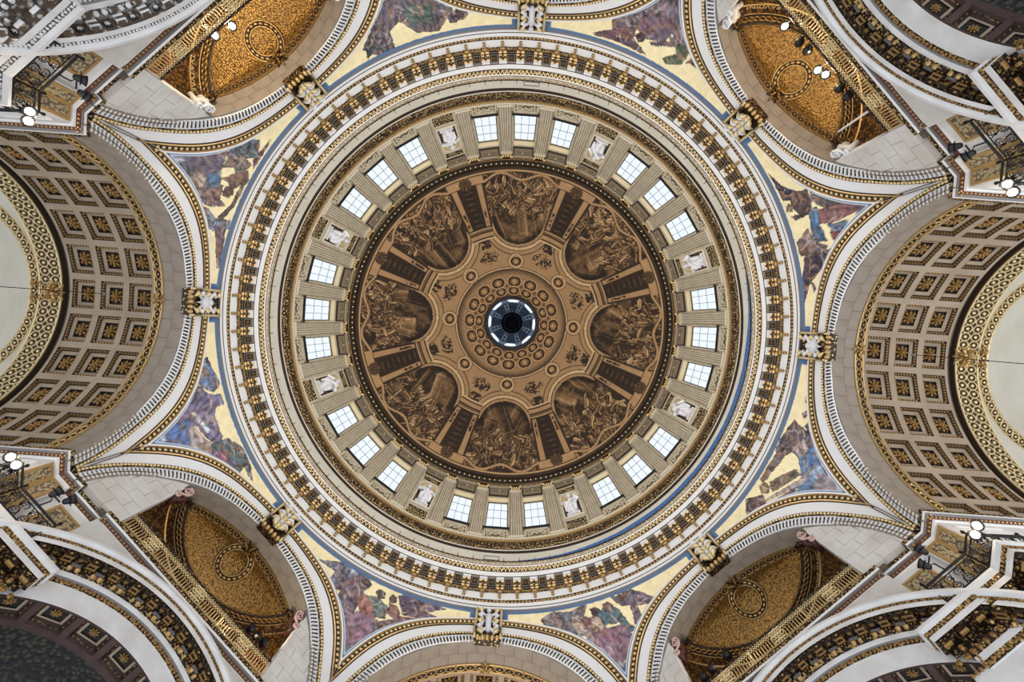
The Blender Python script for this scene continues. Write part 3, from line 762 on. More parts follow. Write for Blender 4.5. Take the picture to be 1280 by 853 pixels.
# travel must keep the centre on its right: go from +y to -y
gpath = gpath[::-1]
mb = MB(); sweep_plan(mb, gpath, UP); gal_me = mb.mesh('gallery_cornice', UPM)
mb = MB(); path_beads(mb, gpath, -.19, 17.95, .165, (.05, .05, .05)); galb_me = mb.mesh('gcb', ['gold'])
mb = MB(); mb.box((19.5, 0, 18.2), (2.2, 5.2, .08)); gfloor_me = mb.mesh('gallery_floor', ['dark_stone'])
# infill stones: courses clipped by the arch
inf = []
for s in (-1, 1):
    z = 18.27; row = 0
    while z < 22.3:
        z1 = min(z + .56, 22.33); ya = YJ; first = True
        while ya < 6.5:
            yb_ = ya + (.95 if not (first and row % 2) else .5); first = False
            lim0 = math.sqrt(max(RI ** 2 - (z - ZC) ** 2, 0)); lim1 = math.sqrt(max(RI ** 2 - (z1 - ZC) ** 2, 0))
            if ya >= lim0 - .02: break
            g = .008; y0 = ya + g; a1 = min(yb_ - g, lim0 + .0); b1 = min(yb_ - g, max(lim1, y0)); 
            V = [(x, s * y, zz) for x in (17.14 + .006 * ((row * 7 + int(ya * 10)) % 3), 17.98) for y, zz in ((y0, z + g), (y0, z1 - g), (a1, z + g), (b1, z1 - g))]
            inf.append((s, MB().hexa(V).mesh('wall_stone', ['wall_stone']))); ya = yb_
        z = z1; row += 1
mb = MB()
for s in (-1, 1):   # jamb edge strip
    mb.box((17.3, s * (YJ - .02), 20.1), (.16, .03, 1.85))
jamb_me = mb.mesh('jamb', ['white_stone'])
# upper recess: border, gold vault, rear band, apse wall
def gui_part(x0, x1, n, r, mtA, mtB):
    global AM
    keep = AM; AM = rad(44); me = guilloche(x0, x1, 1, n, r, mtA, mtB); AM = keep; return me
gui3 = gui_part(18.02, 18.5, 24, RI, 'umber', 'gold_dull')
RHO, XA, ZA = 4.1, 16.35, 22.75
mb = MB(); G = []; NU = 40; YE = 3.5
for i in range(NU + 1):
    u = -1 + 2 * i / NU; y = YE * u; F = np.array((18.5, y, ZC + math.sqrt(RI ** 2 - y * y)))
    tb = math.asin(YE / RHO) * u; Rr = np.array((XA + RHO * math.cos(tb), RHO * math.sin(tb), ZA)); col = []
    for j in range(13):
        v = j / 12; p = F * (1 - v) + Rr * v; p[2] += .55 * 4 * v * (1 - v) * (1 - u * u) * .8; col.append(p)
    G.append(col)
LENS = np.array(G); conch_me = MB().grid(G).mesh('gold_vault', ['conch_gold'], True)
mb = MB(); A = np.linspace(rad(-74), rad(74), 60)
def apse(R, z, a): return (XA + R * math.cos(a), R * math.sin(a), z)
for (r0, z0), (r1, z1), mi in (((RHO - .03, ZA + .03), (RHO + .06, ZA - .03), 2), ((RHO + .06, ZA - .03), (RHO + .34, ZA - .05), 3), ((RHO + .34, ZA - .05), (RHO + .41, ZA - .08), 2), ((RHO + .41, ZA - .08), (RHO + .44, ZA - .1), 0), ((RHO + .44, ZA - .1), (RHO + .74, ZA - .22), 1), ((RHO + .74, ZA - .22), (RHO + .78, ZA - .28), 0), ((RHO + .78, ZA - .28), (RHO + 1.1, 20.6), 1), ((RHO + 1.1, 20.6), (RHO + 1.15, 18.2), 1)):
    mb.grid([[apse(r0, z0, a), apse(r1, z1, a)] for a in A], mi)
for s in (-1, 1):
    mb.add([apse(RHO + 1.15, 18.2, s * rad(74)), apse(RHO + .3, ZA, s * rad(74)), (17.9, s * YJ, 23.2), (17.9, s * YJ, 18.2)], [(0, 1, 2, 3)], 1)
    # spandrel between border and band
    mb.add([(18.5, s * 3.4, 23.04), (18.5, s * 4.6, 22.0), apse(RHO + .6, ZA - .5, s * rad(68)), apse(RHO + .2, ZA - .1, s * rad(60))], [(0, 1, 2, 3)], 1)
apse_me = mb.mesh('apse_wall', ['gold', 'gilt_umber_wall', 'dark_umber', 'gilt_band'])
mb = MB()
for k in range(34):
    a = rad(-66 + 132 * (k + .5) / 34); sg = 1 if k % 2 else -1
    P = [apse(RHO + .2 + .1 * math.sin(b), ZA - .08, a + .026 * math.cos(b) * 1.3) for b in np.linspace(0, 2 * PI, 9)[:-1]]
    mb.tube(P, .03, 4, 0, closed=True)
wave_me = mb.mesh('wave_band', ['gold_dull'])
mb = MB()
for s in (-1, 1):
    ca = s * rad(50)
    for rr, mi, th in ((1.75, 1, .07), (1.55, 0, .12), (1.35, 1, .05)):
        mb.tube([apse(RHO + .88 - .02 * i * 0, 19.0 + rr * 1.35 * math.sin(t), ca + rr * math.cos(t) / (RHO + .9)) for i, t in enumerate(np.linspace(0, PI, 15))], th, 5, mi)
    G = [[apse(RHO + .95, 19.0 + q * 1.8 * math.sin(t), ca + q * 1.32 * math.cos(t) / (RHO + .9)) for q in (0, .5, 1)] for t in np.linspace(0, PI, 15)]
    mb.grid(G, 2)
lun_me = mb.mesh('lunette', ['oxblood', 'gold_dull', 'dim_red'])
# medallion ring on the vault
def med_ring():
    mb = MB(); i = NU // 2; p = LENS[i, 5]; tu = LENS[i + 1, 5] - LENS[i - 1, 5]; tv = LENS[i, 7] - LENS[i, 3]
    tu /= np.linalg.norm(tu); tv -= tu * (tv @ tu); tv /= np.linalg.norm(tv); n = np.cross(tu, tv)
    if n[2] > 0: n = -n
    c = p + n * .22; R0 = .78
    mb.tube([c + tu * (R0 + .13) * math.cos(b) + tv * (R0 + .13) * math.sin(b) for b in np.linspace(0, 2 * PI, 40, endpoint=False)], .035, 5, 0, closed=True)
    mb.tube([c + tu * (R0 - .13) * math.cos(b) + tv * (R0 - .13) * math.sin(b) for b in np.linspace(0, 2 * PI, 40, endpoint=False)], .035, 5, 0, closed=True)
    G = [[c + (tu * math.cos(b) + tv * math.sin(b)) * (R0 + q) - n * .02 for q in (-.13, .13)] for b in np.linspace(0, 2 * PI, 40, endpoint=False)]
    mb.grid(G, 1, closed=True)
    for k in range(20):
        b = 2 * PI * k / 20; e = tu * math.cos(b) + tv * math.sin(b); t = -tu * math.sin(b) + tv * math.cos(b)
        mb.bead(c + e * R0 + n * .03, (.12, .075, .06), 0, np.array([t, e, n]), 6, 4)
    return mb.mesh('medallion_ring', ['gold', 'dark_umber'], True)
med_me = med_ring()
# wall above the lower arch, lower arch entablature, coffers, dark half dome
ZL = 9.7
mb = MB()
for y0, y1, x in ((-6.9, -4.87, 17.95), (-4.87, 4.87, 17.33), (4.87, 6.9, 17.95)):
    Y = np.linspace(y0, y1, 20)
    mb.grid([[(x, y, max(ZL + math.sqrt(max(7.9 ** 2 - y * y, 0)), 12.5) - .2), (x, y, 17.85)] for y in Y], 0)
lowface_me = mb.mesh('lower_face', ['wall_stone'])
ARC = [(7.99, 17.4, 0), (7.97, 16.75, 0), (7.86, 16.74, 0), (7.78, 16.8, 0), (7.74, 16.84, 1), (7.64, 16.86, 0), (7.46, 16.86, 2), (7.4, 17.28, 2), (7.28, 17.3, 1), (7.05, 17.36, 0), (6.87, 17.38, 3), (6.83, 17.44, 1), (6.65, 17.46, 0), (5.92, 17.47, 4), (5.88, 17.47, 4)]
mb = MB(); TS = np.linspace(rad(24), rad(156), 80)
for k in range(len(ARC) - 1):
    (r0, x0, mi), (r1, x1, _) = ARC[k], ARC[k + 1]
    mb.grid([[(x0, r0 * math.cos(t), ZL + r0 * math.sin(t)), (x1, r1 * math.cos(t), ZL + r1 * math.sin(t))] for t in TS], mi)
arc_me = mb.mesh('arched_entablature', ['white_stone', 'gilt_fine', 'gilt_dark', 'shade_grey', 'porphyry'])
def arcm(t): return np.array([(1, 0, 0), (0, math.cos(t), math.sin(t)), (0, -math.sin(t), math.cos(t))], float)
mb = MB()
for k in range(150):
    t = rad(24 + 132 * (k + .5) / 150); mb.bead((16.84, 7.69 * math.cos(t), ZL + 7.69 * math.sin(t)), (.05, .05, .045), 0, arcm(t), 5, 3)
for k in range(62):
    t = rad(24 + 132 * (k + .5) / 62); mb.bead((17.28, 7.16 * math.cos(t), ZL + 7.16 * math.sin(t)), (.09, .11, .1), 1, arcm(t), 6, 4)
for k in range(110):
    t = rad(24 + 132 * (k + .5) / 110); mb.bead((17.42, 6.74 * math.cos(t), ZL + 6.74 * math.sin(t)), (.05, .075, .06), 0, arcm(t), 5, 3)
arcb_me = mb.mesh('arcb', ['gold_dull', 'gold'])
mb = MB()   # bracket of the arched entablature at the crown, rotated along the arc
mb.box((17.08, 0, 7.33), (.2, .15, .1), 1); mb.tube([(16.95, -.16, 7.28), (16.95, .16, 7.28)], .07, 6, 0); mb.tube([(17.14, -.16, 7.26), (17.14, .16, 7.26)], .06, 6, 0); mb.box((17.25, 0, 7.2), (.06, .15, .14), 1); mb.box((17.29, .42, 7.3), (.02, .17, .05), 2)
abr_me = mb.mesh('bracket', ['gold_dull', 'gilt_mid', 'shade_grey'])
mb = MB(); rect_loft(mb, [(.19, .17, 0, 0), (.13, .12, 0, 1), (.11, .1, -.05, 1)], lambda u, v, d: (17.07 + u, v, 7.425 + d)); rosette(mb, (17.07, 0, 7.37), .1, [(1, 0, 0), (0, 1, 0), (0, 0, -1)], 2, 6)
acf_me = mb.mesh('soffit_coffer', ['gilt_dark', 'dark_umber', 'gold_dull'])
# soffit with coffers
RS_ = 5.9; mb = MB()
def cyl2(x, t, r): return (x, r * math.sin(t), ZL + r * math.cos(t))
PC = rad(12.8); HXC, HAC = .47, rad(5.3); xm = 18.0
def cyl2_slab(mb, x0, x1, a0, a1, r0, r1, mi, n=2):
    A = np.linspace(a0, a1, n + 1); V = [cyl2(x, a, r) for a in A for r in (r0, r1) for x in (x0, x1)]; F = []
    for k in range(n):
        b = 4 * k; F += [(b, b + 1, b + 5, b + 4), (b + 2, b + 6, b + 7, b + 3), (b, b + 4, b + 6, b + 2), (b + 1, b + 3, b + 7, b + 5)]
    F += [(0, 2, 3, 1), (4 * n, 4 * n + 1, 4 * n + 3, 4 * n + 2)]; mb.add(V, F, mi)
cyl2_slab(mb, 17.5, xm - HXC, rad(-70), rad(70), RS_, RS_ + .4, 0, 40); cyl2_slab(mb, xm + HXC, 18.75, rad(-70), rad(70), RS_, RS_ + .4, 0, 40)
for k in range(-5, 5): cyl2_slab(mb, xm - HXC, xm + HXC, (k + .5) * PC - PC / 2 + HAC, (k + .5) * PC + PC / 2 - HAC, RS_, RS_ + .4, 0, 2)
lsof_me = mb.mesh('lower_soffit', ['porphyry'])
mb = MB(); hx, hy = HXC, RS_ * HAC
rect_loft(mb, [(hx, hy, 0, 0), (hx - .03, hy - .03, .1, 2), (hx - .09, hy - .1, .12, 0), (hx - .12, hy - .13, .22, 3), (hx - .19, hy - .22, .22, 1), (hx - .2, hy - .23, .28, 1)], lambda u, v, d: (u, v, d))
rosette(mb, (0, 0, .27), .2, [(1, 0, 0), (0, 1, 0), (0, 0, -1)], 4, 8, .4)
lcf_me = mb.mesh('coffer', ['porphyry', 'dark_umber', 'gilt_dark', 'vault_stone', 'gold_dull'])
mb = MB(); G = []
for i in range(33):
    t = rad(-90 + 180 * i / 32); G.append([(18.6 + 6.0 * math.sin(q), 6.0 * math.cos(q) * math.sin(t), ZL + 6.0 * math.cos(q) * math.cos(t)) for q in np.linspace(0, PI / 2, 12)])
mb.grid(G, 0)
for q in (.5, .95): mb.tube([(18.7 + 5.8 * math.sin(q), 5.8 * math.cos(q) * math.sin(t), ZL + 5.8 * math.cos(q) * math.cos(t)) for t in np.linspace(-1.5, 1.5, 24)], .07, 4, 1)
hd_me = mb.mesh('half_dome', ['forest', 'gilt_dark'], True)
def recolour(me, mp):
    m2 = me.copy()
    for i, m_ in enumerate(me.materials): m2.materials[i] = MATS[mp.get(m_.name, m_.name)] if m_.name in mp else m_
    return m2
# the upper left bay is of bare stone, hardly gilded
BARE = {'gilt_fine': 'bare_relief', 'gilt_dark': 'bare_shade', 'gold_dull': 'white_stone', 'gold': 'white_stone', 'gilt_mid': 'bare_shade'}
for ang in (45, 135, 225, 315):
    W = WALL[ang]; g = ob('gallery_cornice', gal_me, W); ob('bead_moulding', galb_me, g, kind='stuff')
    ob('gallery_floor', gfloor_me, W); ob('jamb', jamb_me, W)
    for s, me in inf: ob('wall_stone', me, W)
    cl = struct('ceiling_' + SIDES[ang], conch_me, rad(ang)); ob('guilloche_band', gui3, cl); ob('apse_wall', apse_me, cl); ob('wave_band', wave_me, cl, kind='stuff'); ob('lunette', lun_me, cl)
    mb = MB(); ornament(mb, (18.25, 0, ZC + RI - .08), [(1, 0, 0), (0, 1, 0), (0, 0, -1)], .45, 8, 0, 1); ob('boss', mb.mesh('boss', ['gold_dull', 'gilt_dark']), cl)
    ob('lower_face', lowface_me, W)
    fn_ = (lambda m_: recolour(m_, BARE)) if ang == 225 else (lambda m_: m_)
    la = struct('trim_arch_' + SIDES[ang], fn_(arc_me), rad(ang)); ob('bead_moulding', fn_(arcb_me), la, kind='stuff'); abr_u, acf_u = fn_(abr_me), fn_(acf_me)
    for k in range(-9, 10):
        t = rad(6.6 * k); R_ = Matrix.Translation((0, 0, ZL)) @ Matrix.Rotation(t, 4, 'X')
        ob('bracket', abr_u, la, mtx=R_); ob('soffit_coffer', acf_u, la, mtx=Matrix.Translation((0, 0, ZL)) @ Matrix.Rotation(t + rad(3.3), 4, 'X'))
    lc = struct('ceiling_lower_' + SIDES[ang], lsof_me, rad(ang)); ob('half_dome', hd_me, lc)
    for k in range(-5, 6):
        ob('coffer', lcf_me, lc, mtx=Matrix.Translation((0, 0, ZL)) @ Matrix.Rotation(-k * PC, 4, 'X') @ Matrix.Translation((xm, 0, RS_)))
# lettering on the bands of the golden recesses
def wall_text(txt, ang, a_mid, size):
    cu = bpy.data.curves.new('lettering', 'FONT'); cu.body = txt; cu.size = size; cu.extrude = .012; cu.align_x = 'CENTER'; cu.space_character = 1.08
    tmp = bpy.data.objects.new('tmp', cu); COL.objects.link(tmp); dg_ = bpy.context.evaluated_depsgraph_get()
    me = bpy.data.meshes.new_from_object(tmp.evaluated_get(dg_)); bpy.data.objects.remove(tmp)
    for v in me.vertices:
        x, y, z = v.co
        f = (y + .03) / .6
        R = RHO + .73 - .27 * f; zz = ZA - .25 + .11 * f
        p = Vector(apse(R, zz - .025 - z, a_mid + TXT_SIGN * x / (RHO + .7))); v.co = p
    me.materials.clear(); me.materials.append(MATS['dark_umber'] if ang == 135 else MATS['gold_pale']); me.name = 'lettering'; return me
TXT_SIGN = -1
# ================================================================== THE PIERS (local frame: along, across; diagonal side positive)
c22, s22 = math.cos(rad(22.5)), math.sin(rad(22.5))
def dgp(x, v): return (x * c22 + v * s22, x * s22 - v * c22)
def cdp(x, v): return (x * c22 + v * s22, -x * s22 + v * c22)
def vc(x): return x * T22
upath = [dgp(17.45, 4.8), dgp(17.45, 6.26), dgp(17.11, 6.26), dgp(17.11, vc(17.11)), cdp(17.11, 6.25), cdp(24.6, 6.25)]
wx = 17.42
wpath = [dgp(17.75, 4.4), dgp(17.75, 6.55), dgp(wx, 6.55), dgp(wx, vc(wx)), cdp(wx, 6.55), cdp(24.6, 6.55)]
def flipy(mb):
    m2 = MB(); m2.V = [v * np.array((1, -1, 1)) for v in mb.V]; m2.F = [f[::-1] for f in mb.F]; m2.MI = mb.MI; m2.n = mb.n; return m2
def pair(fn, name, mats, smooth=False):
    mb = MB(); fn(mb); return {1: mb.mesh(name, mats, smooth), -1: flipy(mb).mesh(name, mats, smooth)}
def f_cor(mb): sweep_plan(mb, upath, UP)
def f_corb(mb): path_beads(mb, upath, -.19, 17.95, .165, (.05, .05, .05))
def f_wall(mb): sweep_plan(mb, wpath, [(0, 17.95, 0), (0, 10.5, 0), (-.05, 10.4, 0)])
LOWP = [(-.9, 15.12, 0), (0, 15.1, 0), (.0, 15.0, 0), (-.06, 14.87, 1), (-.1, 14.73, 0), (-.1, 14.53, 2), (-.5, 14.46, 2), (-.5, 14.12, 1), (-.56, 13.9, 0), (-.58, 13.7, 1), (-.62, 13.5, 0), (-.66, 13.46, 0)]
lpath = [dgp(17.45, 3.65), dgp(16.75, 3.65), dgp(16.75, vc(16.75)), cdp(16.75, 6.0), cdp(24.6, 6.0)]
def f_low(mb): sweep_plan(mb, lpath, LOWP)
def f_lowb(mb):
    path_beads(mb, lpath, -.08, 14.8, .13, (.05, .05, .05)); path_beads(mb, lpath, -.5, 14.0, .27, (.08, .09, .1)); path_beads(mb, lpath, -.6, 13.6, .16, (.05, .07, .07))
def f_low2(mb): sweep_plan(mb, [(p[0] + .0, p[1]) for p in [dgp(17.41, 3.7), dgp(17.4, vc(17.4)), cdp(17.4, 6.6), cdp(24.6, 6.6)]], [(0, 13.6, 0), (0, 10.0, 0), (-.05, 10, 0)])
def path_items(mb, path, off, sp, fn):
    P = np.array(path, float)
    for i in range(len(P) - 1):
        d = P[i + 1] - P[i]; L = np.linalg.norm(d)
        if L < .7: continue
        d /= L; n = np.array((d[1], -d[0])); k = max(1, int(L / sp))
        for j in range(k): c = P[i] + d * L * (j + .5) / k + n * off; fn(mb, c, np.array([(n[0], n[1], 0), (d[0], d[1], 0), (0, 0, 1)]))
def f_lowbr(mb):
    def it(mb, c, X):
        mb.box((c[0], c[1], 14.4), (.2, .13, .08), 1, X); mb.tube([np.array((c[0], c[1], 14.3)) + X[0] * .12 - X[1] * .14, np.array((c[0], c[1], 14.3)) + X[0] * .12 + X[1] * .14], .07, 6, 0)
        mb.box((c[0] - X[0][0] * .2, c[1] - X[0][1] * .2, 14.28), (.06, .13, .12), 1, X)
    path_items(mb, lpath[:4], -.3, .62, it)
def panel(mb, a, b, n, z0, z1, wd, mi_f, mi_p):
    """framed panel on a vertical wall from plan point a to b, n = normal towards the viewer"""
    a = np.array((*a, 0)); b = np.array((*b, 0)); n = np.array((*n, 0.0)); d = b - a; L = np.linalg.norm(d); d /= L; c = (a + b) / 2; X = np.array([n, d, (0, 0, 1)])
    mb.box(c + n * .02 + np.array((0, 0, (z0 + z1) / 2)), (.02, L / 2 - wd, (z1 - z0) / 2 - wd), mi_p, X)
    for z in (z0 + wd / 2, z1 - wd / 2): mb.box(c + n * .03 + np.array((0, 0, z)), (.04, L / 2, wd / 2), mi_f, X)
    for q in (a, b): mb.box(q + (c - q) / np.linalg.norm(c - q) * wd / 2 + n * .03 + np.array((0, 0, (z0 + z1) / 2)), (.04, wd / 2, (z1 - z0) / 2 - wd), mi_f, X)
nd = np.array(dgp(-1, 0)); nc = np.array(cdp(-1, 0))
def f_p1(mb):
    panel(mb, dgp(wx, 6.62), dgp(wx, vc(wx) - .03), nd, 15.6, 17.68, .1, 0, 1); panel(mb, dgp(wx, vc(wx) - .03), cdp(wx, 6.62), nc, 15.6, 17.68, .1, 0, 1)
def f_p2(mb): panel(mb, dgp(17.75, 4.95), dgp(17.75, 6.12), nd, 15.4, 17.5, .1, 0, 1)
def f_p3(mb): panel(mb, cdp(17.75, 6.55), cdp(19.6, 6.55), -np.array((s22, c22)), 15.6, 17.4, .06, 2, 2)
cor2 = pair(f_cor, 'pier_cornice', UPM); corb2 = pair(f_corb, 'pcb', ['gold'])
wal2 = pair(f_wall, 'pier_wall', ['white_stone']); low2 = pair(f_low, 'pier_entablature', ['white_stone', 'gilt_fine', 'gilt_dark', 'shade_grey'])
lowb2 = pair(f_lowb, 'peb', ['gold_dull']); lw2 = pair(f_low2, 'pier_lower', ['white_stone']); lbr2 = pair(f_lowbr, 'peb2', ['gold_dull', 'gilt_mid'])
p12 = pair(f_p1, 'carved_panel', ['gold', 'floral']); p22 = pair(f_p2, 'carved_panel_b', ['gold', 'floral']); p32 = pair(f_p3, 'white_panel', ['gold', 'floral', 'white_paint'])
PIERS = {22.5: 1, 67.5: -1, 112.5: 1, 157.5: -1, 202.5: 1, 247.5: -1, 292.5: 1, 337.5: -1}
PN = {22.5: 'right', 67.5: 'lower_right_corner', 112.5: 'bottom_left', 157.5: 'left', 202.5: 'upper_left_corner', 247.5: 'top_left', 292.5: 'top_right', 337.5: 'upper_right_corner'}
for a, s in PIERS.items():
    p = struct('wall_pier_' + PN[a], wal2[s], rad(a)); c = ob('pier_cornice', cor2[s], p); ob('bead_moulding', corb2[s], c, kind='stuff')
    fn_ = (lambda m_: recolour(m_, BARE)) if a == 202.5 else (lambda m_: m_)
    e = ob('pier_entablature', fn_(low2[s]), p); ob('bead_moulding', fn_(lowb2[s]), e, kind='stuff'); ob('bracket_row', fn_(lbr2[s]), e, kind='stuff'); ob('lower_wall', lw2[s], p)
    for me in (p12, p22, p32): ob('carved_panel', me[s], p)
# ------------------------------------------------------------------ balcony railings and lamps on the four piers in view
rpath = [dgp(16.84, 5.15), dgp(16.84, vc(16.84)), cdp(16.84, 6.25), cdp(18.8, 6.2)]
def arcs(c, X, r, a0, a1, n=7): return [c + X[1] * r * math.cos(t) + X[2] * r * math.sin(t) for t in np.linspace(a0, a1, n)]
def f_rail(mb, part):
    P = np.array(rpath)
    if part == 'top':
        mb.tube([(*p, 16.05) for p in P], .045, 5); mb.tube([(*p, 15.9) for p in P], .025, 4)
    elif part == 'bottom': mb.tube([(*p, 15.2) for p in P], .04, 5)
    elif part == 'scroll':
        for i in range(len(P) - 1):
            d = P[i + 1] - P[i]; L = np.linalg.norm(d); d /= L; X = np.array([(d[1], -d[0], 0), (d[0], d[1], 0), (0, 0, 1)]); k = max(1, round(L / .46))
            for j in range(k):
                c = np.array((*(P[i] + d * L * (j + .5) / k), 15.55))
                for sg in (-1, 1):
                    Q = arcs(c + X[2] * .17 * sg, X, .15, sg * -.5 * PI, sg * 1.2 * PI, 9) ; mb.tube(Q, .022, 4)
                    Q = arcs(c + X[2] * .17 * sg + X[1] * .03, X, .07, 0, 2 * PI, 7); mb.tube(Q, .02, 4)
                mb.tube([c - X[1] * .21 - X[2] * .33, c - X[1] * .05, c + X[1] * .05, c + X[1] * .21 + X[2] * .33], .018, 4)
                mb.bead(c, (.05, .05, .05), 1, None, 5, 3)
top2 = pair(lambda m: f_rail(m, 'top'), 'brtop', ['iron']); bot2 = pair(lambda m: f_rail(m, 'bottom'), 'brbot', ['iron']); scr2 = pair(lambda m: f_rail(m, 'scroll'), 'brscr', ['iron', 'gold_dull'])
mb = MB(); mb.tube([(0, 0, 15.1), (0, 0, 16.15)], .035, 6); mb.bead((0, 0, 16.2), .07); bpost = mb.mesh('post', ['iron'])
BR_LAB = {22.5: 'black scrolled iron balcony railing round the pier at the lower right', 157.5: 'black scrolled iron balcony railing round the pier at the lower left',
          202.5: 'black scrolled iron balcony railing round the pier at the upper left', 337.5: 'black scrolled iron balcony railing round the pier at the upper right'}
POS = {22.5: 'lower right', 157.5: 'lower left', 202.5: 'upper left', 337.5: 'upper right'}
def lamp_head(tr, yaw, pitch, lit, parent):
    """a small floodlight: housing, bezel, lens, yoke"""
    X = Matrix.Translation(tr) @ Matrix.Rotation(yaw, 4, 'Z') @ Matrix.Rotation(pitch, 4, 'Y')
    if 'lh' not in _sph:
        mb = MB(); mb.tube([(-.2, 0, 0), (-.16, 0, 0), (0, 0, 0), (.12, 0, 0), (.16, 0, 0)], [.05, .1, .14, .17, .17], 10); hs = mb.mesh('lamp_housing', ['lead_black'])
        mb = MB(); mb.tube([(.15, .17 * math.cos(t), .17 * math.sin(t)) for t in np.linspace(0, 2 * PI, 14, endpoint=False)], .03, 5, 0, closed=True); bz = mb.mesh('bezel', ['iron'])
        ln = {}
        for q, mt in ((0, 'glass'), (1, 'lamp_glow')): ln[q] = MB().bead((.165, 0, 0), (.05, .125, .125), 0, None, 10, 5).mesh('lens', [mt])
        mb = MB(); mb.tube([(0, .2 * math.cos(t), -.2 * math.sin(t)) for t in np.linspace(0, PI, 8)], .02, 4); yk = mb.mesh('yoke', ['iron'])
        _sph['lh'] = (hs, bz, ln, yk)
    hs, bz, ln, yk = _sph['lh']; h = ob('lamp_housing', hs, parent, mtx=X); ob('bezel', bz, h); ob('lens', ln[1 if lit else 0], h); ob('yoke', yk, h)
def point(name, loc, power, col, r=.12):
    l = bpy.data.lights.new(name, 'POINT'); l.energy = power; l.color = col; l.shadow_soft_size = r
    o = bpy.data.objects.new(name, l); COL.objects.link(o); o.location = loc; return o
WARM = (1, .78, .5)
for a, s in PIERS.items():
    if a not in BR_LAB: continue
    t = thing('balcony_railing', BR_LAB[a], 'railing', 'iron balcony railings on the piers', rot=rad(a))
    ob('top_rail', top2[s], t); ob('bottom_rail', bot2[s], t); ob('scrollwork', scr2[s], t, kind='stuff')
    for p in rpath: ob('post', bpost, t, mtx=Matrix.Translation((p[0], p[1] * s, 0)))
    # dark twin floodlight on the diagonal side
    q = dgp(16.6, 6.0); L = Matrix.Rotation(rad(a), 4, 'Z') @ Vector((q[0], q[1] * s, 16.1))
    t = thing('floodlight', 'unlit black twin floodlight on the iron railing of the %s pier' % POS[a], 'lamp', 'pier lamps', loc=L, rot=rad(a))
    ob('stem', MB().tube([(0.2, 0, -.1), (0, 0, .15), (0, .16, .3), (0, -.16, .42)], .03, 5).mesh('stem', ['iron']), t)
    lamp_head((-.05, .22, .36), 2.8, -.9, False, t); lamp_head((-.15, -.22, .62), 3.4, -.9, False, t)
    q = cdp(16.9, 5.98); L = Matrix.Rotation(rad(a), 4, 'Z') @ Vector((q[0], q[1] * s, 15.75))
    t = thing('floodlight', 'lit warm twin lamp glowing on the railing of the %s pier' % POS[a], 'lamp', 'pier lamps', loc=L, rot=rad(a))
    ob('stem', MB().tube([(0.1, 0, -.5), (0, 0, -.15), (0, .12, -.08), (0, -.12, 0)], .03, 5).mesh('stem', ['iron']), t)
    lamp_head((-.05, .17, 0), 3.1, .9, True, t); lamp_head((-.05, -.15, .08), 3.1, .9, True, t)
    point('pier_lamp', L + (Matrix.Rotation(rad(a), 4, 'Z') @ Vector((-.45, 0, .1))), 45, WARM)
# ================================================================== KEYSTONES
def keymesh(mb, name, mats, smooth=False):
    for V in mb.V:
        z = V[:, 2].copy(); zn = 23.85 + (z - 23.7) * .78; V[:, 0] += np.interp(zn, [23.7, 24.0, 24.5, 26.1], [16.92, 16.78, 16.84, 16.64]) - key_face_x(z); V[:, 2] = zn
    return mb.mesh(name, mats, smooth)
def key_base(mb):
    S = [(17.25, 23.7), (16.95, 23.68), (16.72, 23.82), (16.66, 24.1), (16.74, 24.5), (16.7, 25.2), (16.6, 25.9), (16.45, 26.45), (16.5, 26.62), (17.25, 26.62)]
    n = len(S); V = [(x, sy * .68, z) for sy in (-1, 1) for x, z in S]
    mb.add(V, [tuple(range(n))[::-1], tuple(range(n, 2 * n))] + [(i, (i + 1) % n, n + (i + 1) % n, n + i) for i in range(n)], 0)
    return S
def key_face_x(z): return np.interp(z, [23.7, 24.1, 24.5, 25.2, 25.9, 26.5], [16.9, 16.64, 16.72, 16.68, 16.58, 16.42])
mb = MB(); key_base(mb); kb2 = MB(); key_base(kb2); kb_me = {q: keymesh(kb_, 'block', [q]) for q, kb_ in (('gilt_dark', mb), ('gilt_bright', kb2))}
mb = MB()
ke_me = [keymesh(MB().tube([(key_face_x(z) - .05, s * .7, z) for z in np.linspace(23.75, 26.55, 9)], .075, 6), 'edge_roll', ['gold_pale'], True) for s in (-1, 1)]
mb = MB()
for k in range(5): mb.bead((16.78, -.52 + .26 * k, 23.72), (.16, .12, .14), 0, None, 7, 5)
kbd_me = keymesh(mb, 'bead_row', ['gold'], True)
mb = MB(); r2 = random.Random(3)
for s in (-1, 1):   # acanthus: midrib and curling leaves
    for k in range(6):
        z = 24.2 + .38 * k; P = []
        for j in range(6):
            u = j / 5; P.append((key_face_x(z + .3 * u) - .08 - .22 * math.sin(u * PI), s * (.08 + .5 * u), z + .42 * u - .25 * u * u * (1 if k % 2 else -1)))
        mb.tube(P, [.05, .11, .13, .11, .08, .03], 6, k % 2)
        mb.bead((key_face_x(z) - .22, s * (.3 + .12 * (k % 2)), z + .2), (.12, .12, .1), (k + 1) % 2, None, 6, 4)
mb.tube([(key_face_x(z) - .2, 0, z) for z in np.linspace(24.0, 26.4, 8)], [.06, .1, .12, .13, .12, .1, .08, .05], 6, 0)
for k in range(5): mb.bead((key_face_x(24.3 + .45 * k) - .3, 0, 24.3 + .45 * k), (.1, .14, .12), k % 2, None, 6, 4)
kl_me = keymesh(mb, 'acanthus', ['gold_pale', 'statue_marble'], True)
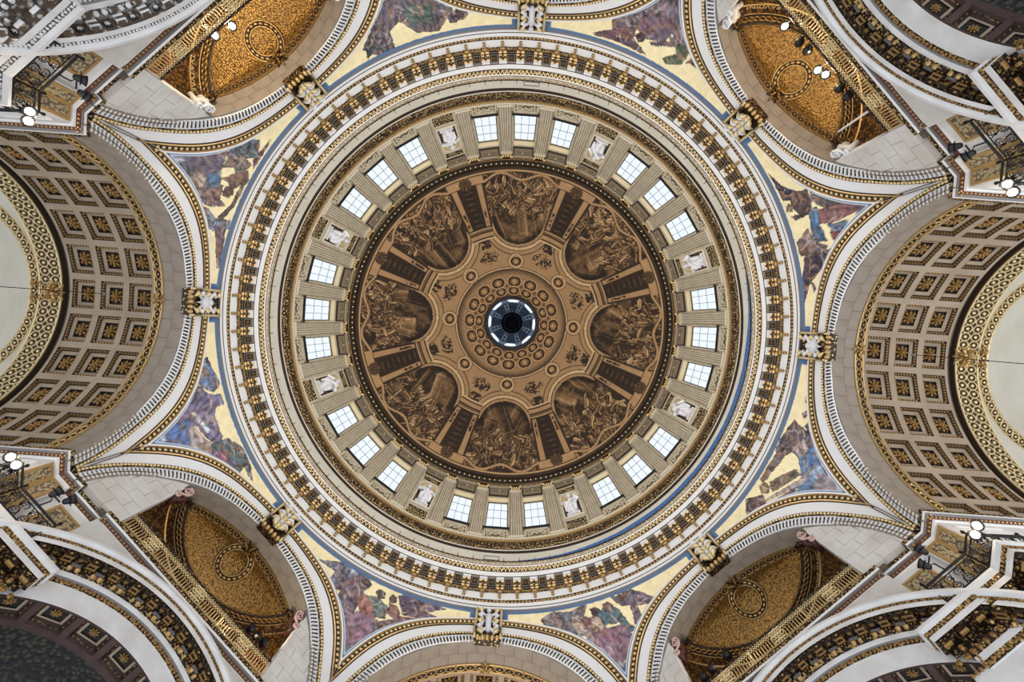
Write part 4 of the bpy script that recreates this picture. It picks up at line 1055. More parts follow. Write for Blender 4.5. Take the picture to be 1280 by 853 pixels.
def key_figure(kind):
    mb = MB(); f = lambda z: key_face_x(z)
    if kind == 'figure':   # winged figure with raised arms
        mb.tube([(f(24.3) - .1, 0, 24.25), (f(24.7) - .16, 0, 24.7), (f(25.2) - .2, 0, 25.15), (f(25.6) - .2, 0, 25.55), (f(25.8) - .18, 0, 25.8)], [.1, .17, .16, .2, .09], 8)
        mb.bead((f(26.0) - .25, 0, 26.02), (.15, .14, .18), 0, None, 8, 6)
        for s in (-1, 1):
            mb.tube([(f(25.6) - .22, s * .17, 25.6), (f(25.7) - .25, s * .38, 25.78), (f(26.1) - .2, s * .5, 26.2)], [.08, .07, .05], 6)
            mb.tube([(f(24.5) - .15, s * .07, 24.5), (f(24.3) - .2, s * .22, 24.3), (f(24.1) - .12, s * .34, 24.05)], [.11, .09, .06], 6)
            mb.tube([(f(25.4) - .1, s * .15, 25.35), (f(25.0) - .12, s * .4, 25.0), (f(24.5) - .08, s * .58, 24.6)], [.05, .1, .03], 5)
    else:                  # shield with a cherub face and rays
        mb.bead((f(25.1) - .1, 0, 25.15), (.18, .4, .5), 0, None, 10, 7); mb.bead((f(25.3) - .26, 0, 25.3), (.14, .18, .22), 0, None, 8, 6)
        for k in range(12):
            t = 2 * PI * k / 12; mb.tube([(f(25.1) - .12, .38 * math.cos(t), 25.15 + .45 * math.sin(t)), (f(25.1) - .1, .6 * math.cos(t), 25.15 + .8 * math.sin(t))], [.09, .03], 5)
        for s in (-1, 1): mb.tube([(f(25.3) - .25, s * .12, 25.2), (f(25.2) - .2, s * .35, 25.5), (f(25.4) - .15, s * .58, 25.3)], [.06, .12, .03], 6)
    return mb
kf_me = {k: keymesh(key_figure(k), 'carving', ['statue_marble'], True) for k in ('figure', 'shield')}
KEYS = {0: ('shield', 'silver and gold keystone with radiating leaves at the right of the cornice ring'), 90: ('figure', 'white figure with raised arms on the gilt keystone at the bottom'),
        180: ('shield', 'silvery cherub shield on the gilt keystone at the left of the ring'), 270: ('figure', 'winged silver figure on the gilt keystone at the top edge'),
        45: ('leaf', 'acanthus leaf keystone in white and gold at the lower right arch'), 135: ('leaf', 'acanthus leaf keystone in white and gold at the lower left arch'),
        225: ('leaf', 'acanthus leaf keystone in white and gold at the upper left arch'), 315: ('leaf', 'acanthus leaf keystone in white and gold at the upper right arch')}
for a, (kind, lab) in KEYS.items():
    t = thing('keystone', lab, 'keystone', 'carved keystones of the eight arches', rot=rad(a))
    ob('block', kb_me['gilt_dark' if kind == 'leaf' else 'gilt_bright'], t); ob('edge_roll', ke_me[0], t); ob('edge_roll', ke_me[1], t); ob('bead_row', kbd_me, t)
    if kind == 'leaf': ob('acanthus', kl_me, t)
    else:
        ob('carving', kf_me[kind], t)
        for s in (-1, 1):
            for k in range(5):
                z = 24.2 + .5 * k; mb = MB(); mb.tube([(key_face_x(z - .2) - .05, s * .3, z - .22), (key_face_x(z) - .2, s * .48, z), (key_face_x(z + .2) - .08, s * .6, z + .26)], [.05, .13, .05], 6); mb.bead((key_face_x(z) - .16, s * .34, z + .2), (.1, .1, .12), 0, None, 6, 4)
                ob('leaf', keymesh(mb, 'leaf', ['statue_marble' if k % 2 else 'gold_pale'], True), t)

# ================================================================== STATUES in the drum niches (one continuous body each)
def statue_mesh(v):
    """robed marble figure; local x points to the viewer, z up, about 3.2 m tall"""
    mb = MB(); r_ = random.Random(v); G = []
    lean = (-.06, .05, .0, .08, -.05, .04, -.08, .02)[v]
    for k in range(12):
        u = k / 11; z = .0 + 2.45 * u; R = np.interp(u, [0, .1, .35, .55, .72, .88, 1], [.42, .4, .38, .38, .44, .42, .2]); col = []
        for j in range(20):
            a = 2 * PI * j / 20; q = R * (1 + .10 * math.sin(5 * a + v + 2 * u) * (1 - .4 * u) + .06 * math.sin(9 * a + 3 * u + v * 2))
            dp = .78 if u < .5 else .68
            col.append((q * math.cos(a) * dp + .1 * math.sin(u * PI), q * math.sin(a) + lean * u, z))
        G.append(col)
    G = np.array(G); mb.grid(G.transpose(1, 0, 2), 0, closed=True)
    mb.add(G[0], [tuple(range(20))[::-1]]); mb.add(G[-1], [tuple(range(20))])
    hx, hy = .12, lean + .05 * (-1) ** v
    mb.tube([(.04, lean, 2.35), (.1, hy, 2.7)], [.17, .14], 8)
    mb.bead((hx + .06, hy, 2.87), (.25, .22, .29), 0, None, 10, 8); mb.bead((hx - .03, hy, 2.97), (.25, .26, .26), 0, None, 10, 8)      # head, hair
    mb.bead((hx + .22, hy, 2.64), (.13, .14, .2), 0, None, 8, 6); mb.bead((hx + .3, hy, 2.86), (.05, .035, .07), 0)              # beard, nose
    s = 1 if v % 2 else -1
    el = (.35, s * .62, 1.75); hd = ((.55, s * .2, 1.75), (.6, s * .42, 2.15), (.62, s * .1, 1.4))[v % 3]
    mb.tube([(.02, s * .36 + lean, 2.25), (.2, s * .56, 2.0), el, hd], [.2, .19, .16, .1], 8); mb.bead(hd, (.12, .1, .1), 0)
    el = (.3, -s * .62, 1.65); hd2 = ((.6, -s * .3, 1.5), (.5, -s * .25, 1.95), (.6, -s * .35, 1.3))[(v + 1) % 3]
    mb.tube([(.02, -s * .36 + lean, 2.25), (.15, -s * .58, 1.95), el, hd2], [.2, .2, .17, .1], 8); mb.bead(hd2, (.12, .1, .1), 0)
    mb.tube([(.3, s * .45, 2.2), (.5, 0, 1.6), (.45, -s * .4, 1.0), (.35, -s * .45, .4)], [.1, .16, .18, .1], 8)                   # cloak fold
    mb.tube([(.35, s * .2, 1.3), (.52, s * .26, .8), (.42, s * .28, .1)], [.14, .2, .12], 8)                                       # knee
    mb.bead((.5, s * .22, .06), (.2, .1, .08), 0); mb.bead((.48, -s * .2, .06), (.2, .1, .08), 0)                                  # feet
    if v in (0, 3, 6): mb.box((hd[0] + .08, hd[1], hd[2]), (.05, .2, .26))                                                         # book
    for V_ in mb.V: V_[:, 0] += .1 * V_[:, 2]
    me = mb.mesh('tmp', ['statue_marble']); o = bpy.data.objects.new('tmp', me); COL.objects.link(o)
    rm = o.modifiers.new('r', 'REMESH'); rm.mode = 'VOXEL'; rm.voxel_size = .05
    sm = o.modifiers.new('s', 'SMOOTH'); sm.iterations = 2; sm.factor = .4
    dg_ = bpy.context.evaluated_depsgraph_get(); dg_.update()
    me2 = bpy.data.meshes.new_from_object(o.evaluated_get(dg_)); bpy.data.objects.remove(o)
    me2.polygons.foreach_set('use_smooth', np.ones(len(me2.polygons), bool)); me2.name = 'statue'; return me2
ST = {22.5: 'white marble robed statue in the golden niche at the far right, below the brightest windows', 67.5: 'white marble robed statue in the golden niche at the lower right of the bottom windows',
      112.5: 'white marble robed statue in the golden niche just left of the bottom windows', 157.5: 'white marble robed statue in the golden niche below the left windows',
      202.5: 'white marble robed statue in the golden niche above the left windows', 247.5: 'white marble robed statue in the golden niche just left of the top windows',
      292.5: 'white marble robed statue in the golden niche just right of the top windows', 337.5: 'white marble robed statue in the golden niche at the far right, above the brightest windows'}
mb = MB().box((0, 0, .1), (.42, .5, .1)); plinth = mb.mesh('plinth', ['statue_marble'])
for v, (a, lab) in enumerate(ST.items()):
    loc = Matrix.Rotation(rad(a), 4, 'Z') @ Vector((Rw(37.3) + .14, 0, 37.3))
    t = thing('statue', lab, 'statue', 'marble statues in the drum niches', loc=loc, rot=rad(a) + PI); t.scale = (1.1, 1.15, 1.1)
    ob('figure', statue_mesh(v), t, mtx=Matrix.Translation((0, 0, .2))); ob('plinth', plinth, t)

# ================================================================== SCROLL CONSOLES at the heads of the jambs
def scroll_parts(s):
    """volute bracket on the reveal of the jamb: rolls run along x, spirals face the nave"""
    R_ = MB(); S_ = MB()
    for (cy, cz, R0, sg) in ((-.12, .05, .24, 1), (0, -.5, .16, -1)):
        R_.tube([(-.32, s * cy, cz), (.35, s * cy, cz)], R0 * .86, 12)
        P = [(-.36, s * (cy + R0 * (1 - t / 13.5) * math.cos(sg * t + 1.2)), cz + R0 * (1 - t / 13.5) * math.sin(sg * t + 1.2)) for t in np.linspace(0, 11, 30)]
        S_.tube(P, np.linspace(.055, .03, 30), 6)
    R_.tube([(0, s * -.3, .05), (0, s * -.12, -.25), (0, s * .02, -.5)], .13, 6)
    S_.tube([(-.34, s * -.33, .02), (-.34, s * -.28, -.18), (-.34, s * -.06, -.32), (-.34, s * .14, -.42)], .05, 6)
    return R_, S_
sc_me = {}
for m_, m2 in (('white_stone', 'white_paint'), ('scroll_red', 'scroll_pink')):
    for s in (-1, 1):
        a_, b_ = scroll_parts(s); sc_me[m_, s] = (a_.mesh('roll', [m_], True), b_.mesh('volute', [m2], True))
mb = MB()
for k in range(9):
    t = -1.1 + .27 * k; mb.tube([(.2, 0, .25), (.1 + .3 * math.cos(t), .22 * math.sin(t * 2), .42 + .05 * k % .1), (.1 + .5 * math.cos(t), .5 * math.sin(t), .5)], [.05, .1, .03], 5)
scl_me = mb.mesh('leaf_tuft', ['gilt_dark'])
SCL = {45: ('scroll_red', ('upper', 'lower')), 135: ('scroll_red', ('right', 'left')), 225: ('white_stone', ('left', 'right')), 315: ('white_stone', ('lower', 'upper'))}
for a, (mt, nm) in SCL.items():
    for i, s in enumerate((-1, 1)):
        loc = Matrix.Rotation(rad(a), 4, 'Z') @ Vector((17.5, s * 4.2, 21.95))
        end = {45: ('upper right', 'lower left'), 135: ('lower right', 'upper left'), 225: ('lower left', 'upper right'), 315: ('upper left', 'lower right')}[a][i]
        t = thing('scroll_bracket', '%s scroll bracket at the %s end of the %s golden vault' % ('pale stone' if mt == 'white_stone' else 'dark red', end, {45: 'lower right', 135: 'lower left', 225: 'upper left', 315: 'upper right'}[a]), 'bracket', 'scroll brackets under the golden vaults', loc=loc, rot=rad(a) + (PI if s < 0 else 0) * 0)
        ob('roll', sc_me[mt, s][0], t); ob('volute', sc_me[mt, s][1], t); ob('leaf_tuft', scl_me, t, mtx=Matrix.Translation((0, -s * .3, .1)))

# ================================================================== GALLERY BALUSTRADES
XR = 17.42
mb = MB().tube([(XR, -4.4, 19.42), (XR, 4.4, 19.42)], .06, 6); bt = mb.mesh('top_rail', ['gilt_dark'])
mb = MB().tube([(XR, -4.4, 18.42), (XR, 4.4, 18.42)], .055, 6); mb.tube([(XR, -4.4, 18.58), (XR, 4.4, 18.58)], .03, 5); bb = mb.mesh('bottom_rail', ['gilt_dark'])
mb = MB()
for k in range(64):
    y = -4.33 + 8.66 * (k + .5) / 64; blk = (k // 8) % 4
    pan = k % 21 in (9, 10, 11, 12)
    if not pan:
        mb.tube([(XR, y, 18.42), (XR, y, 19.1)], .02, 4); mb.tube([(XR, y + .067 * math.cos(t), 19.12 + .1 * math.sin(t)) for t in np.linspace(0, PI, 6)], .018, 4)
        mb.tube([(XR, y + .05 * math.cos(t), 19.3 + .06 * math.sin(t)) for t in np.linspace(0, 2 * PI, 7)], .016, 4); mb.tube([(XR, y + .05 * math.cos(t), 18.5 + .06 * math.sin(t)) for t in np.linspace(0, 2 * PI, 7)], .016, 4)
        mb.tube([(XR, y - .06, 18.62), (XR, y, 18.85), (XR, y + .06, 18.62)], .016, 4)
    else:
        for z, r in ((18.72, .12), (19.0, .13), (19.25, .1)): mb.tube([(XR, y + r * math.cos(t) * (1 - t / 16), z + r * math.sin(t) * (1 - t / 16)) for t in np.linspace(0, 9, 13)], .022, 4)
bs = mb.mesh('scrollwork', ['gold_pale'])
mb = MB().tube([(XR, 0, 18.3), (XR, 0, 19.4)], .035, 6); mb.bead((XR, 0, 19.44), .05); bp_ = mb.mesh('post', ['gold_pale'])
BAL = {45: 'gilt scrolled balustrade in front of the lower right golden vault', 135: 'gilt scrolled balustrade in front of the lower left golden vault', 225: 'gilt scrolled balustrade in front of the upper left golden vault with flaring lamps', 315: 'gilt scrolled balustrade in front of the upper right golden vault'}
for a, lab in BAL.items():
    t = thing('balustrade', lab, 'railing', 'gilt balustrades of the corner galleries', rot=rad(a))
    ob('top_rail', bt, t); ob('bottom_rail', bb, t); ob('scrollwork', bs, t, kind='stuff')
    for y in (-4.35, -2.9, -1.45, 0, 1.45, 2.9, 4.35): ob('post', bp_, t, mtx=Matrix.Translation((0, y, 0)))
# floodlights behind the balustrades
FL = [(225, -1.38, 19.75, True, 'blazing floodlight on the upper left balustrade, nearer the left corner', 260), (225, -.58, 19.95, True, 'blazing floodlight on the upper left balustrade, nearer the middle of the vault', 260),
      (315, -1.95, 20.1, True, 'blazing floodlight alone near the top of the upper right balustrade', 150), (315, .42, 20.25, True, 'blazing floodlight at the middle of the upper right balustrade', 150), (315, .78, 20.1, True, 'smaller lit floodlight just below its brighter neighbour on the upper right balustrade', 80),
      (315, -1.05, 20.05, False, 'black unlit floodlight between the two lit ones on the upper right balustrade', 0), (315, -.55, 20.0, False, 'black unlit floodlight next to the paired lamps on the upper right balustrade', 0), (315, 1.6, 20.0, False, 'black unlit floodlight below the paired lamps on the upper right balustrade', 0), (315, 2.1, 19.95, False, 'lowest black unlit floodlight on the upper right balustrade', 0),
      (135, -2.75, 19.95, False, 'uppermost black floodlight of three on the lower left balustrade', 150), (135, -3.2, 19.95, False, 'middle black floodlight of three on the lower left balustrade', 0), (135, -3.6, 19.95, False, 'lowest black floodlight of three on the lower left balustrade', 0),
      (45, 2.3, 20.0, False, 'black floodlight on the lower right balustrade nearer the vault', 70), (45, 3.2, 19.95, False, 'black floodlight at the lower left end of the lower right balustrade', 0), (45, 3.7, 19.9, False, 'black floodlight in the last corner of the lower right balustrade', 0)]
fst = MB().tube([(0, 0, -.75), (0, 0, -.1)], .025, 5).mesh('stem', ['iron'])
for a, y, z, lit, lab, pw in FL:
    R_ = Matrix.Rotation(rad(a), 4, 'Z'); loc = R_ @ Vector((17.55, y, z))
    t = thing('floodlight', lab, 'lamp', 'floodlights on the corner galleries', loc=loc, rot=rad(a)); ob('stem', fst, t)
    if lit: lamp_head((0, 0, 0), PI, .9, True, t); 
    else: lamp_head((0, 0, 0), .3, -.8, False, t)
    if pw: point('flood_glow', R_ @ Vector((17.95, y, z + .25)), pw, (1, .77, .46))
# chandelier chains hanging from the vaults
for a, lab in ((180, 'thin dark chandelier chain hanging from the left coffered vault'), (0, 'thin dark chandelier chain hanging from the right coffered vault')):
    R_ = Matrix.Rotation(rad(a), 4, 'Z'); t = thing('chandelier_chain', lab, 'chain', loc=R_ @ Vector((21.5, .08, 24.2)), rot=rad(a))
    ob('chain', MB().tube([(0, 0, .2), (0, 0, -14)], .018, 5).mesh('chain', ['iron']), t)
    ob('hook', MB().bead((0, 0, -.05), (.09, .09, .14), 0, None, 8, 6).tube([(0, 0, .1), (0, 0, .25)], .05, 6).mesh('hook', ['shade_grey']), t)
    ob('knot', MB().bead((0, 0, -3.85 if a == 0 else -6), .05).mesh('knot', ['iron']), t)
R_ = Matrix.Rotation(rad(315), 4, 'Z')
t = thing('light_bar', 'thin silver lighting bar across the end of the upper right golden vault', 'lamp', me=MB().tube([(18.3, 3.4, 22.45), (18.1, 3.25, 20.25)], .05, 6).mesh('light_bar', ['statue_marble']), rot=rad(315))
# medallion rings on the golden vaults
MED = {45: 'gilded ring ornament on the darker lower right golden vault', 135: 'gilded ring ornament on the lower left golden vault', 225: 'gilded ring ornament on the upper left golden vault beside the blazing lamps', 315: 'gilded ring ornament on the upper right golden vault beside the paired lamps'}
for a, lab in MED.items(): thing('medallion_ring', lab, 'ornament', 'gilded rings of the golden vaults', me=med_me, rot=rad(a))
for txt, ang, am in (('GREATNESS', 135, rad(-49)), ('IN THINE HAND', 45, rad(-46)), ('PAVDINI', 315, rad(-49)), ('TVATVRE', 225, rad(-50))):
    ob('lettering', wall_text(txt, ang, am, .42 if len(txt) < 10 else .34), bpy.data.objects['ceiling_' + SIDES[ang]], rad(0))
# ================================================================== PAINTED SURFACES
def vnoise(x, y, seed):
    """smooth value noise, vectorised"""
    xi = np.floor(x).astype(np.int64); yi = np.floor(y).astype(np.int64); fx = x - xi; fy = y - yi
    fx = fx * fx * (3 - 2 * fx); fy = fy * fy * (3 - 2 * fy)
    def h(i, j):
        n = (i * 374761393 + j * 668265263 + seed * 974711) & 0x7fffffff; n = (n ^ (n >> 13)) * 1274126177 & 0x7fffffff
        return ((n ^ (n >> 16)) & 0xffff) / 65535.0
    return (h(xi, yi) * (1 - fx) + h(xi + 1, yi) * fx) * (1 - fy) + (h(xi, yi + 1) * (1 - fx) + h(xi + 1, yi + 1) * fx) * fy
def fbm(x, y, seed, o=4):
    s = 0; a = .5
    for k in range(o): s = s + a * vnoise(x * 2 ** k, y * 2 ** k, seed + k); a *= .5
    return s / (1 - .5 ** o)
def lin(c): return np.array([((v / 255 + .055) / 1.055) ** 2.4 for v in c])
def inpoly(X, Y, P):
    r = np.zeros(X.shape, bool); n = len(P)
    for i in range(n):
        x0, y0 = P[i]; x1, y1 = P[(i + 1) % n]
        if y0 == y1: continue
        c = ((y0 > Y) != (y1 > Y)) & (X < (x1 - x0) * (Y - y0) / (y1 - y0) + x0); r ^= c
    return r
def paint_mesh(name, P, C, mt):
    """grid of points with one colour per vertex"""
    nu, nv = P.shape[:2]; me = bpy.data.meshes.new(name)
    idx = np.arange(nu * nv).reshape(nu, nv); q = np.stack([idx[:-1, :-1], idx[1:, :-1], idx[1:, 1:], idx[:-1, 1:]], -1).reshape(-1, 4)
    me.vertices.add(nu * nv); me.vertices.foreach_set('co', P.reshape(-1)); me.loops.add(q.size); me.loops.foreach_set('vertex_index', q.reshape(-1).astype(np.int32))
    me.polygons.add(len(q)); me.polygons.foreach_set('loop_start', np.arange(0, q.size, 4, dtype=np.int32))
    me.polygons.foreach_set('use_smooth', np.ones(len(q), bool)); me.update(calc_edges=True)
    ca = me.color_attributes.new('paint', 'FLOAT_COLOR', 'POINT'); a = np.ones((nu * nv, 4), np.float32); a[:, :3] = C.reshape(-1, 3); ca.data.foreach_set('color', a.reshape(-1))
    me.materials.append(MATS[mt]); me.validate(); return me
# ------------------------------------------------------------------ mosaics of the eight spandrels (drawn from measured outlines)
def pix(P):
    d = P - np.array(cam.location); d = P - np.array((0.16, -0.126, 0)); wv = d @ np.array(view)
    return 641 + FPX * (d @ np.array(ex)) / wv, 417 + FPX * (d @ np.array(down)) / wv
MO = {
202.5: ((180, 150, 4.06), [((110, 95, 112), '170,190 260,165 430,125 400,210 385,260 330,300 390,330 380,390 400,420 330,425 290,400 240,430 215,340 170,270'), ((176, 186, 208), '85,155 170,165 200,200 140,240 110,210'), ((172, 152, 142), '225,300 250,265 300,265 318,300 300,340 250,345'), ((85, 115, 150), '325,280 390,260 385,350 340,350'), ((140, 108, 108), '260,350 390,345 370,420 330,430'), ((85, 106, 122), '430,170 490,90 575,110 570,190 500,190 440,215'), ((122, 110, 110), '430,200 500,180 540,230 470,280 455,240 400,240'), ((130, 100, 85), '480,270 520,260 525,310 440,350 430,310 390,300'), ((100, 70, 95), '560,200 635,105 620,150 555,245'), ((110, 80, 65), '400,360 420,338 448,350 450,380 425,395 402,385'), ((105, 85, 75), '385,520 380,480 440,430 500,310 520,310 455,440 400,500'), ((115, 130, 150), '260,440 330,455 360,500 430,510 420,550 350,560 290,520'), ((120, 95, 110), '360,550 410,570 385,740 370,740')]),
157.5: ((160, 390, 3.412), [((95, 125, 170), '300,225 340,200 360,245 385,300 365,335 320,320 290,290'), ((150, 120, 120), '318,240 345,245 345,270 320,270'), ((150, 118, 115), '360,295 385,300 385,322 362,325'), ((120, 105, 140), '248,330 300,325 345,360 390,360 400,395 370,410 365,440 395,520 380,555 330,520 290,470 250,440 255,380'), ((125, 105, 150), '170,460 250,435 280,480 260,520 250,600 190,590 150,520'), ((85, 115, 175), '180,490 260,470 270,560 265,600 210,590 170,540'), ((216, 226, 232), '270,435 285,430 350,500 335,515'), ((188, 166, 166), '265,500 280,490 330,545 360,560 350,610 300,610 265,570'), ((170, 140, 120), '300,570 325,555 348,575 345,605 320,612'), ((95, 112, 118), '365,575 430,550 490,590 515,650 525,715 505,690 490,660 470,690 455,700 420,650 370,620'), ((140, 90, 120), '360,600 420,600 450,700 400,690 350,640'), ((176, 190, 218), '95,560 150,510 180,600 100,590')]),
112.5: ((380, 650, 4.4875), [((115, 120, 140), '95,235 215,245 330,320 250,330 190,370 135,355 175,290'), ((120, 95, 110), '150,375 215,350 300,325 350,335 370,370 330,400 320,440 270,520 200,560 175,470 210,400'), ((95, 70, 70), '325,345 350,335 370,360 355,385 330,380'), ((165, 100, 95), '300,470 335,425 380,440 400,500 390,550 330,530'), ((120, 130, 120), '340,425 410,440 460,480 450,550 400,540 380,470'), ((110, 85, 75), '408,405 430,392 455,410 450,440 420,445'), ((145, 105, 130), '215,570 300,520 400,570 410,650 330,710 250,690 205,640'), ((120, 100, 110), '400,580 520,560 550,610 440,660 390,650'), ((140, 115, 100), '415,600 440,575 470,600 460,640 425,640'), ((150, 105, 110), '465,520 490,480 530,490 540,540 700,560 690,590 580,605 530,570 500,545'), ((110, 75, 70), '480,440 500,422 522,440 515,468 485,465'), ((105, 85, 110), '545,430 640,450 785,500 690,520 735,540 640,545 560,530'), ((155, 180, 208), '205,720 300,740 215,800')]),
67.5: ((620, 690, 5.333), [((125, 118, 125), '320,460 345,430 400,405 480,410 540,380 590,370 570,430 560,480 530,550 490,580 420,540 350,520 330,490'), ((178, 158, 148), '510,440 600,440 630,480 640,560 560,555 510,480'), ((120, 75, 85), '575,450 650,440 640,500 590,520'), ((188, 152, 126), '640,450 700,440 730,500 700,550 650,560'), ((80, 60, 60), '630,385 660,370 690,385 685,425 650,435'), ((85, 116, 122), '690,420 760,350 830,400 880,470 930,510 880,530 820,470 730,490'), ((115, 85, 80), '710,350 745,335 775,360 765,400 725,400'), ((105, 90, 110), '780,310 900,255 1065,310 1040,345 960,350 850,360'), ((110, 85, 95), '900,350 940,350 975,440 1010,420 1000,460 930,480'), ((140, 95, 120), '630,570 720,530 830,500 930,590 900,690 780,740 690,700 640,620'), ((178, 132, 148), '660,640 760,620 800,690 720,710'), ((152, 152, 172), '530,590 640,575 650,600 560,620'), ((152, 152, 172), '750,770 900,720 900,750 790,800'), ((95, 125, 175), '800,800 890,760 900,853 840,853')]),
22.5: ((890, 450, 3.877), [((125, 105, 115), '455,180 475,160 485,205 455,205'), ((125, 105, 115), '435,260 480,230 490,260 450,280'), ((125, 105, 115), '450,320 495,295 470,350'), ((110, 95, 105), '350,370 400,305 450,350 490,350 500,400 470,460 420,470 390,440 330,490 320,430'), ((130, 105, 95), '300,470 340,440 330,500 250,590 240,570'), ((162, 147, 152), '390,420 440,390 470,440 430,480'), ((80, 120, 170), '430,490 500,430 550,480 600,560 600,600 500,650 420,640 440,570'), ((142, 172, 212), '470,530 540,510 530,590 470,600'), ((165, 145, 150), '500,600 570,540 610,600 570,660 500,650'), ((186, 166, 160), '300,650 420,580 520,480 500,500 440,600 270,680'), ((120, 105, 90), '285,590 400,535 420,560 330,620 300,640'), ((115, 80, 120), '320,670 410,620 380,690 340,700'), ((150, 115, 75), '232,610 255,595 280,615 270,645 240,645'), ((90, 70, 80), '165,680 240,660 260,700 210,740 185,765 170,740'), ((202, 207, 217), '610,590 685,665 590,670')]),
337.5: ((930, 180, 3.877), [((55, 55, 85), '125,150 185,205 255,230 240,265 190,270'), ((85, 65, 65), '215,250 300,225 325,270 320,330 280,350 250,320'), ((120, 100, 110), '310,190 350,210 355,290 330,270'), ((120, 95, 85), '202,305 220,290 240,305 232,330 208,328'), ((70, 50, 70), '230,350 300,340 250,370'), ((85, 80, 90), '350,215 550,275 500,270 400,305 355,290'), ((140, 80, 85), '360,320 400,310 500,270 560,285 545,320 450,370 380,380'), ((60, 110, 155), '315,340 350,310 370,400 400,460 340,470'), ((60, 105, 150), '410,390 500,370 500,410 430,430'), ((152, 142, 152), '550,320 590,330 570,390 540,370'), ((135, 60, 60), '420,430 470,420 500,450 460,500'), ((75, 60, 85), '300,560 440,510 440,570 370,610 320,680 300,760 285,700'), ((110, 95, 95), '310,640 350,700 340,720'), ((130, 105, 100), '265,480 310,420 350,480 400,490 390,510 320,540 280,540'), ((105, 80, 72), '275,515 295,498 316,515 308,540 280,540'), ((168, 168, 184), '580,270 660,290 600,350')]),
292.5: ((690, 0, 5.565), [((105, 92, 105), '455,105 490,60 600,40 720,0 950,0 950,170 900,190 820,190 760,150 640,180 590,200 530,230 450,190'), ((105, 92, 105), '720,0 720,-150 950,-150 950,0'), ((120, 90, 110), '610,150 700,90 820,150 830,220 780,280 650,260 610,210'), ((150, 130, 145), '700,80 800,20 880,60 830,120'), ((110, 75, 85), '300,225 400,210 460,190 560,200 560,250 480,290 380,260 310,240'), ((70, 50, 60), '580,245 610,228 645,250 640,285 600,290'), ((95, 75, 95), '480,280 560,260 640,375 600,360 500,310'), ((95, 110, 85), '820,270 940,290 950,370 900,440 800,440 780,400 870,370'), ((110, 80, 100), '690,290 770,290 850,290 850,330 760,320 700,320'), ((125, 100, 120), '830,200 960,190 970,290 860,290'), ((80, 65, 80), '930,440 1000,370 980,340 1000,390 1030,430 1000,465 960,440')]),
247.5: ((425, 0, 2.942), [((105, 92, 105), '120,20 200,0 200,-60 400,-60 400,0 380,60 350,110 280,115 220,80 190,110 210,170 150,190 100,170 130,110'), ((85, 106, 102), '220,30 330,20 340,80 270,95'), ((110, 105, 115), '370,0 395,0 430,75 405,80'), ((110, 80, 105), '410,50 450,25 475,40 455,70 420,75'), ((55, 75, 75), '95,170 130,130 130,170 105,215')]),
}
MLAB = {202.5: 'gold ground mosaic with a bearded figure, blue wings and a staff, upper left spandrel', 157.5: 'gold ground mosaic with a violet figure, open book and green winged angel, lower left spandrel',
        112.5: 'gold ground mosaic with red robed figures and two winged angels, left of the bottom keystone', 67.5: 'gold ground mosaic with a bull, crouching figures and rose robes, right of the bottom keystone',
        22.5: 'gold ground mosaic with a blue robed figure and a long scroll, lower right spandrel', 337.5: 'gold ground mosaic with a red and blue robed figure and dark angel, upper right spandrel',
        292.5: 'gold ground mosaic with purple robes and a green clad figure, right of the top keystone', 247.5: 'gold ground mosaic with a figure beside a tilted cross, left of the top keystone'}
GOLD = lin((255, 240, 194)); UG = 19.4
zlo_t = {}
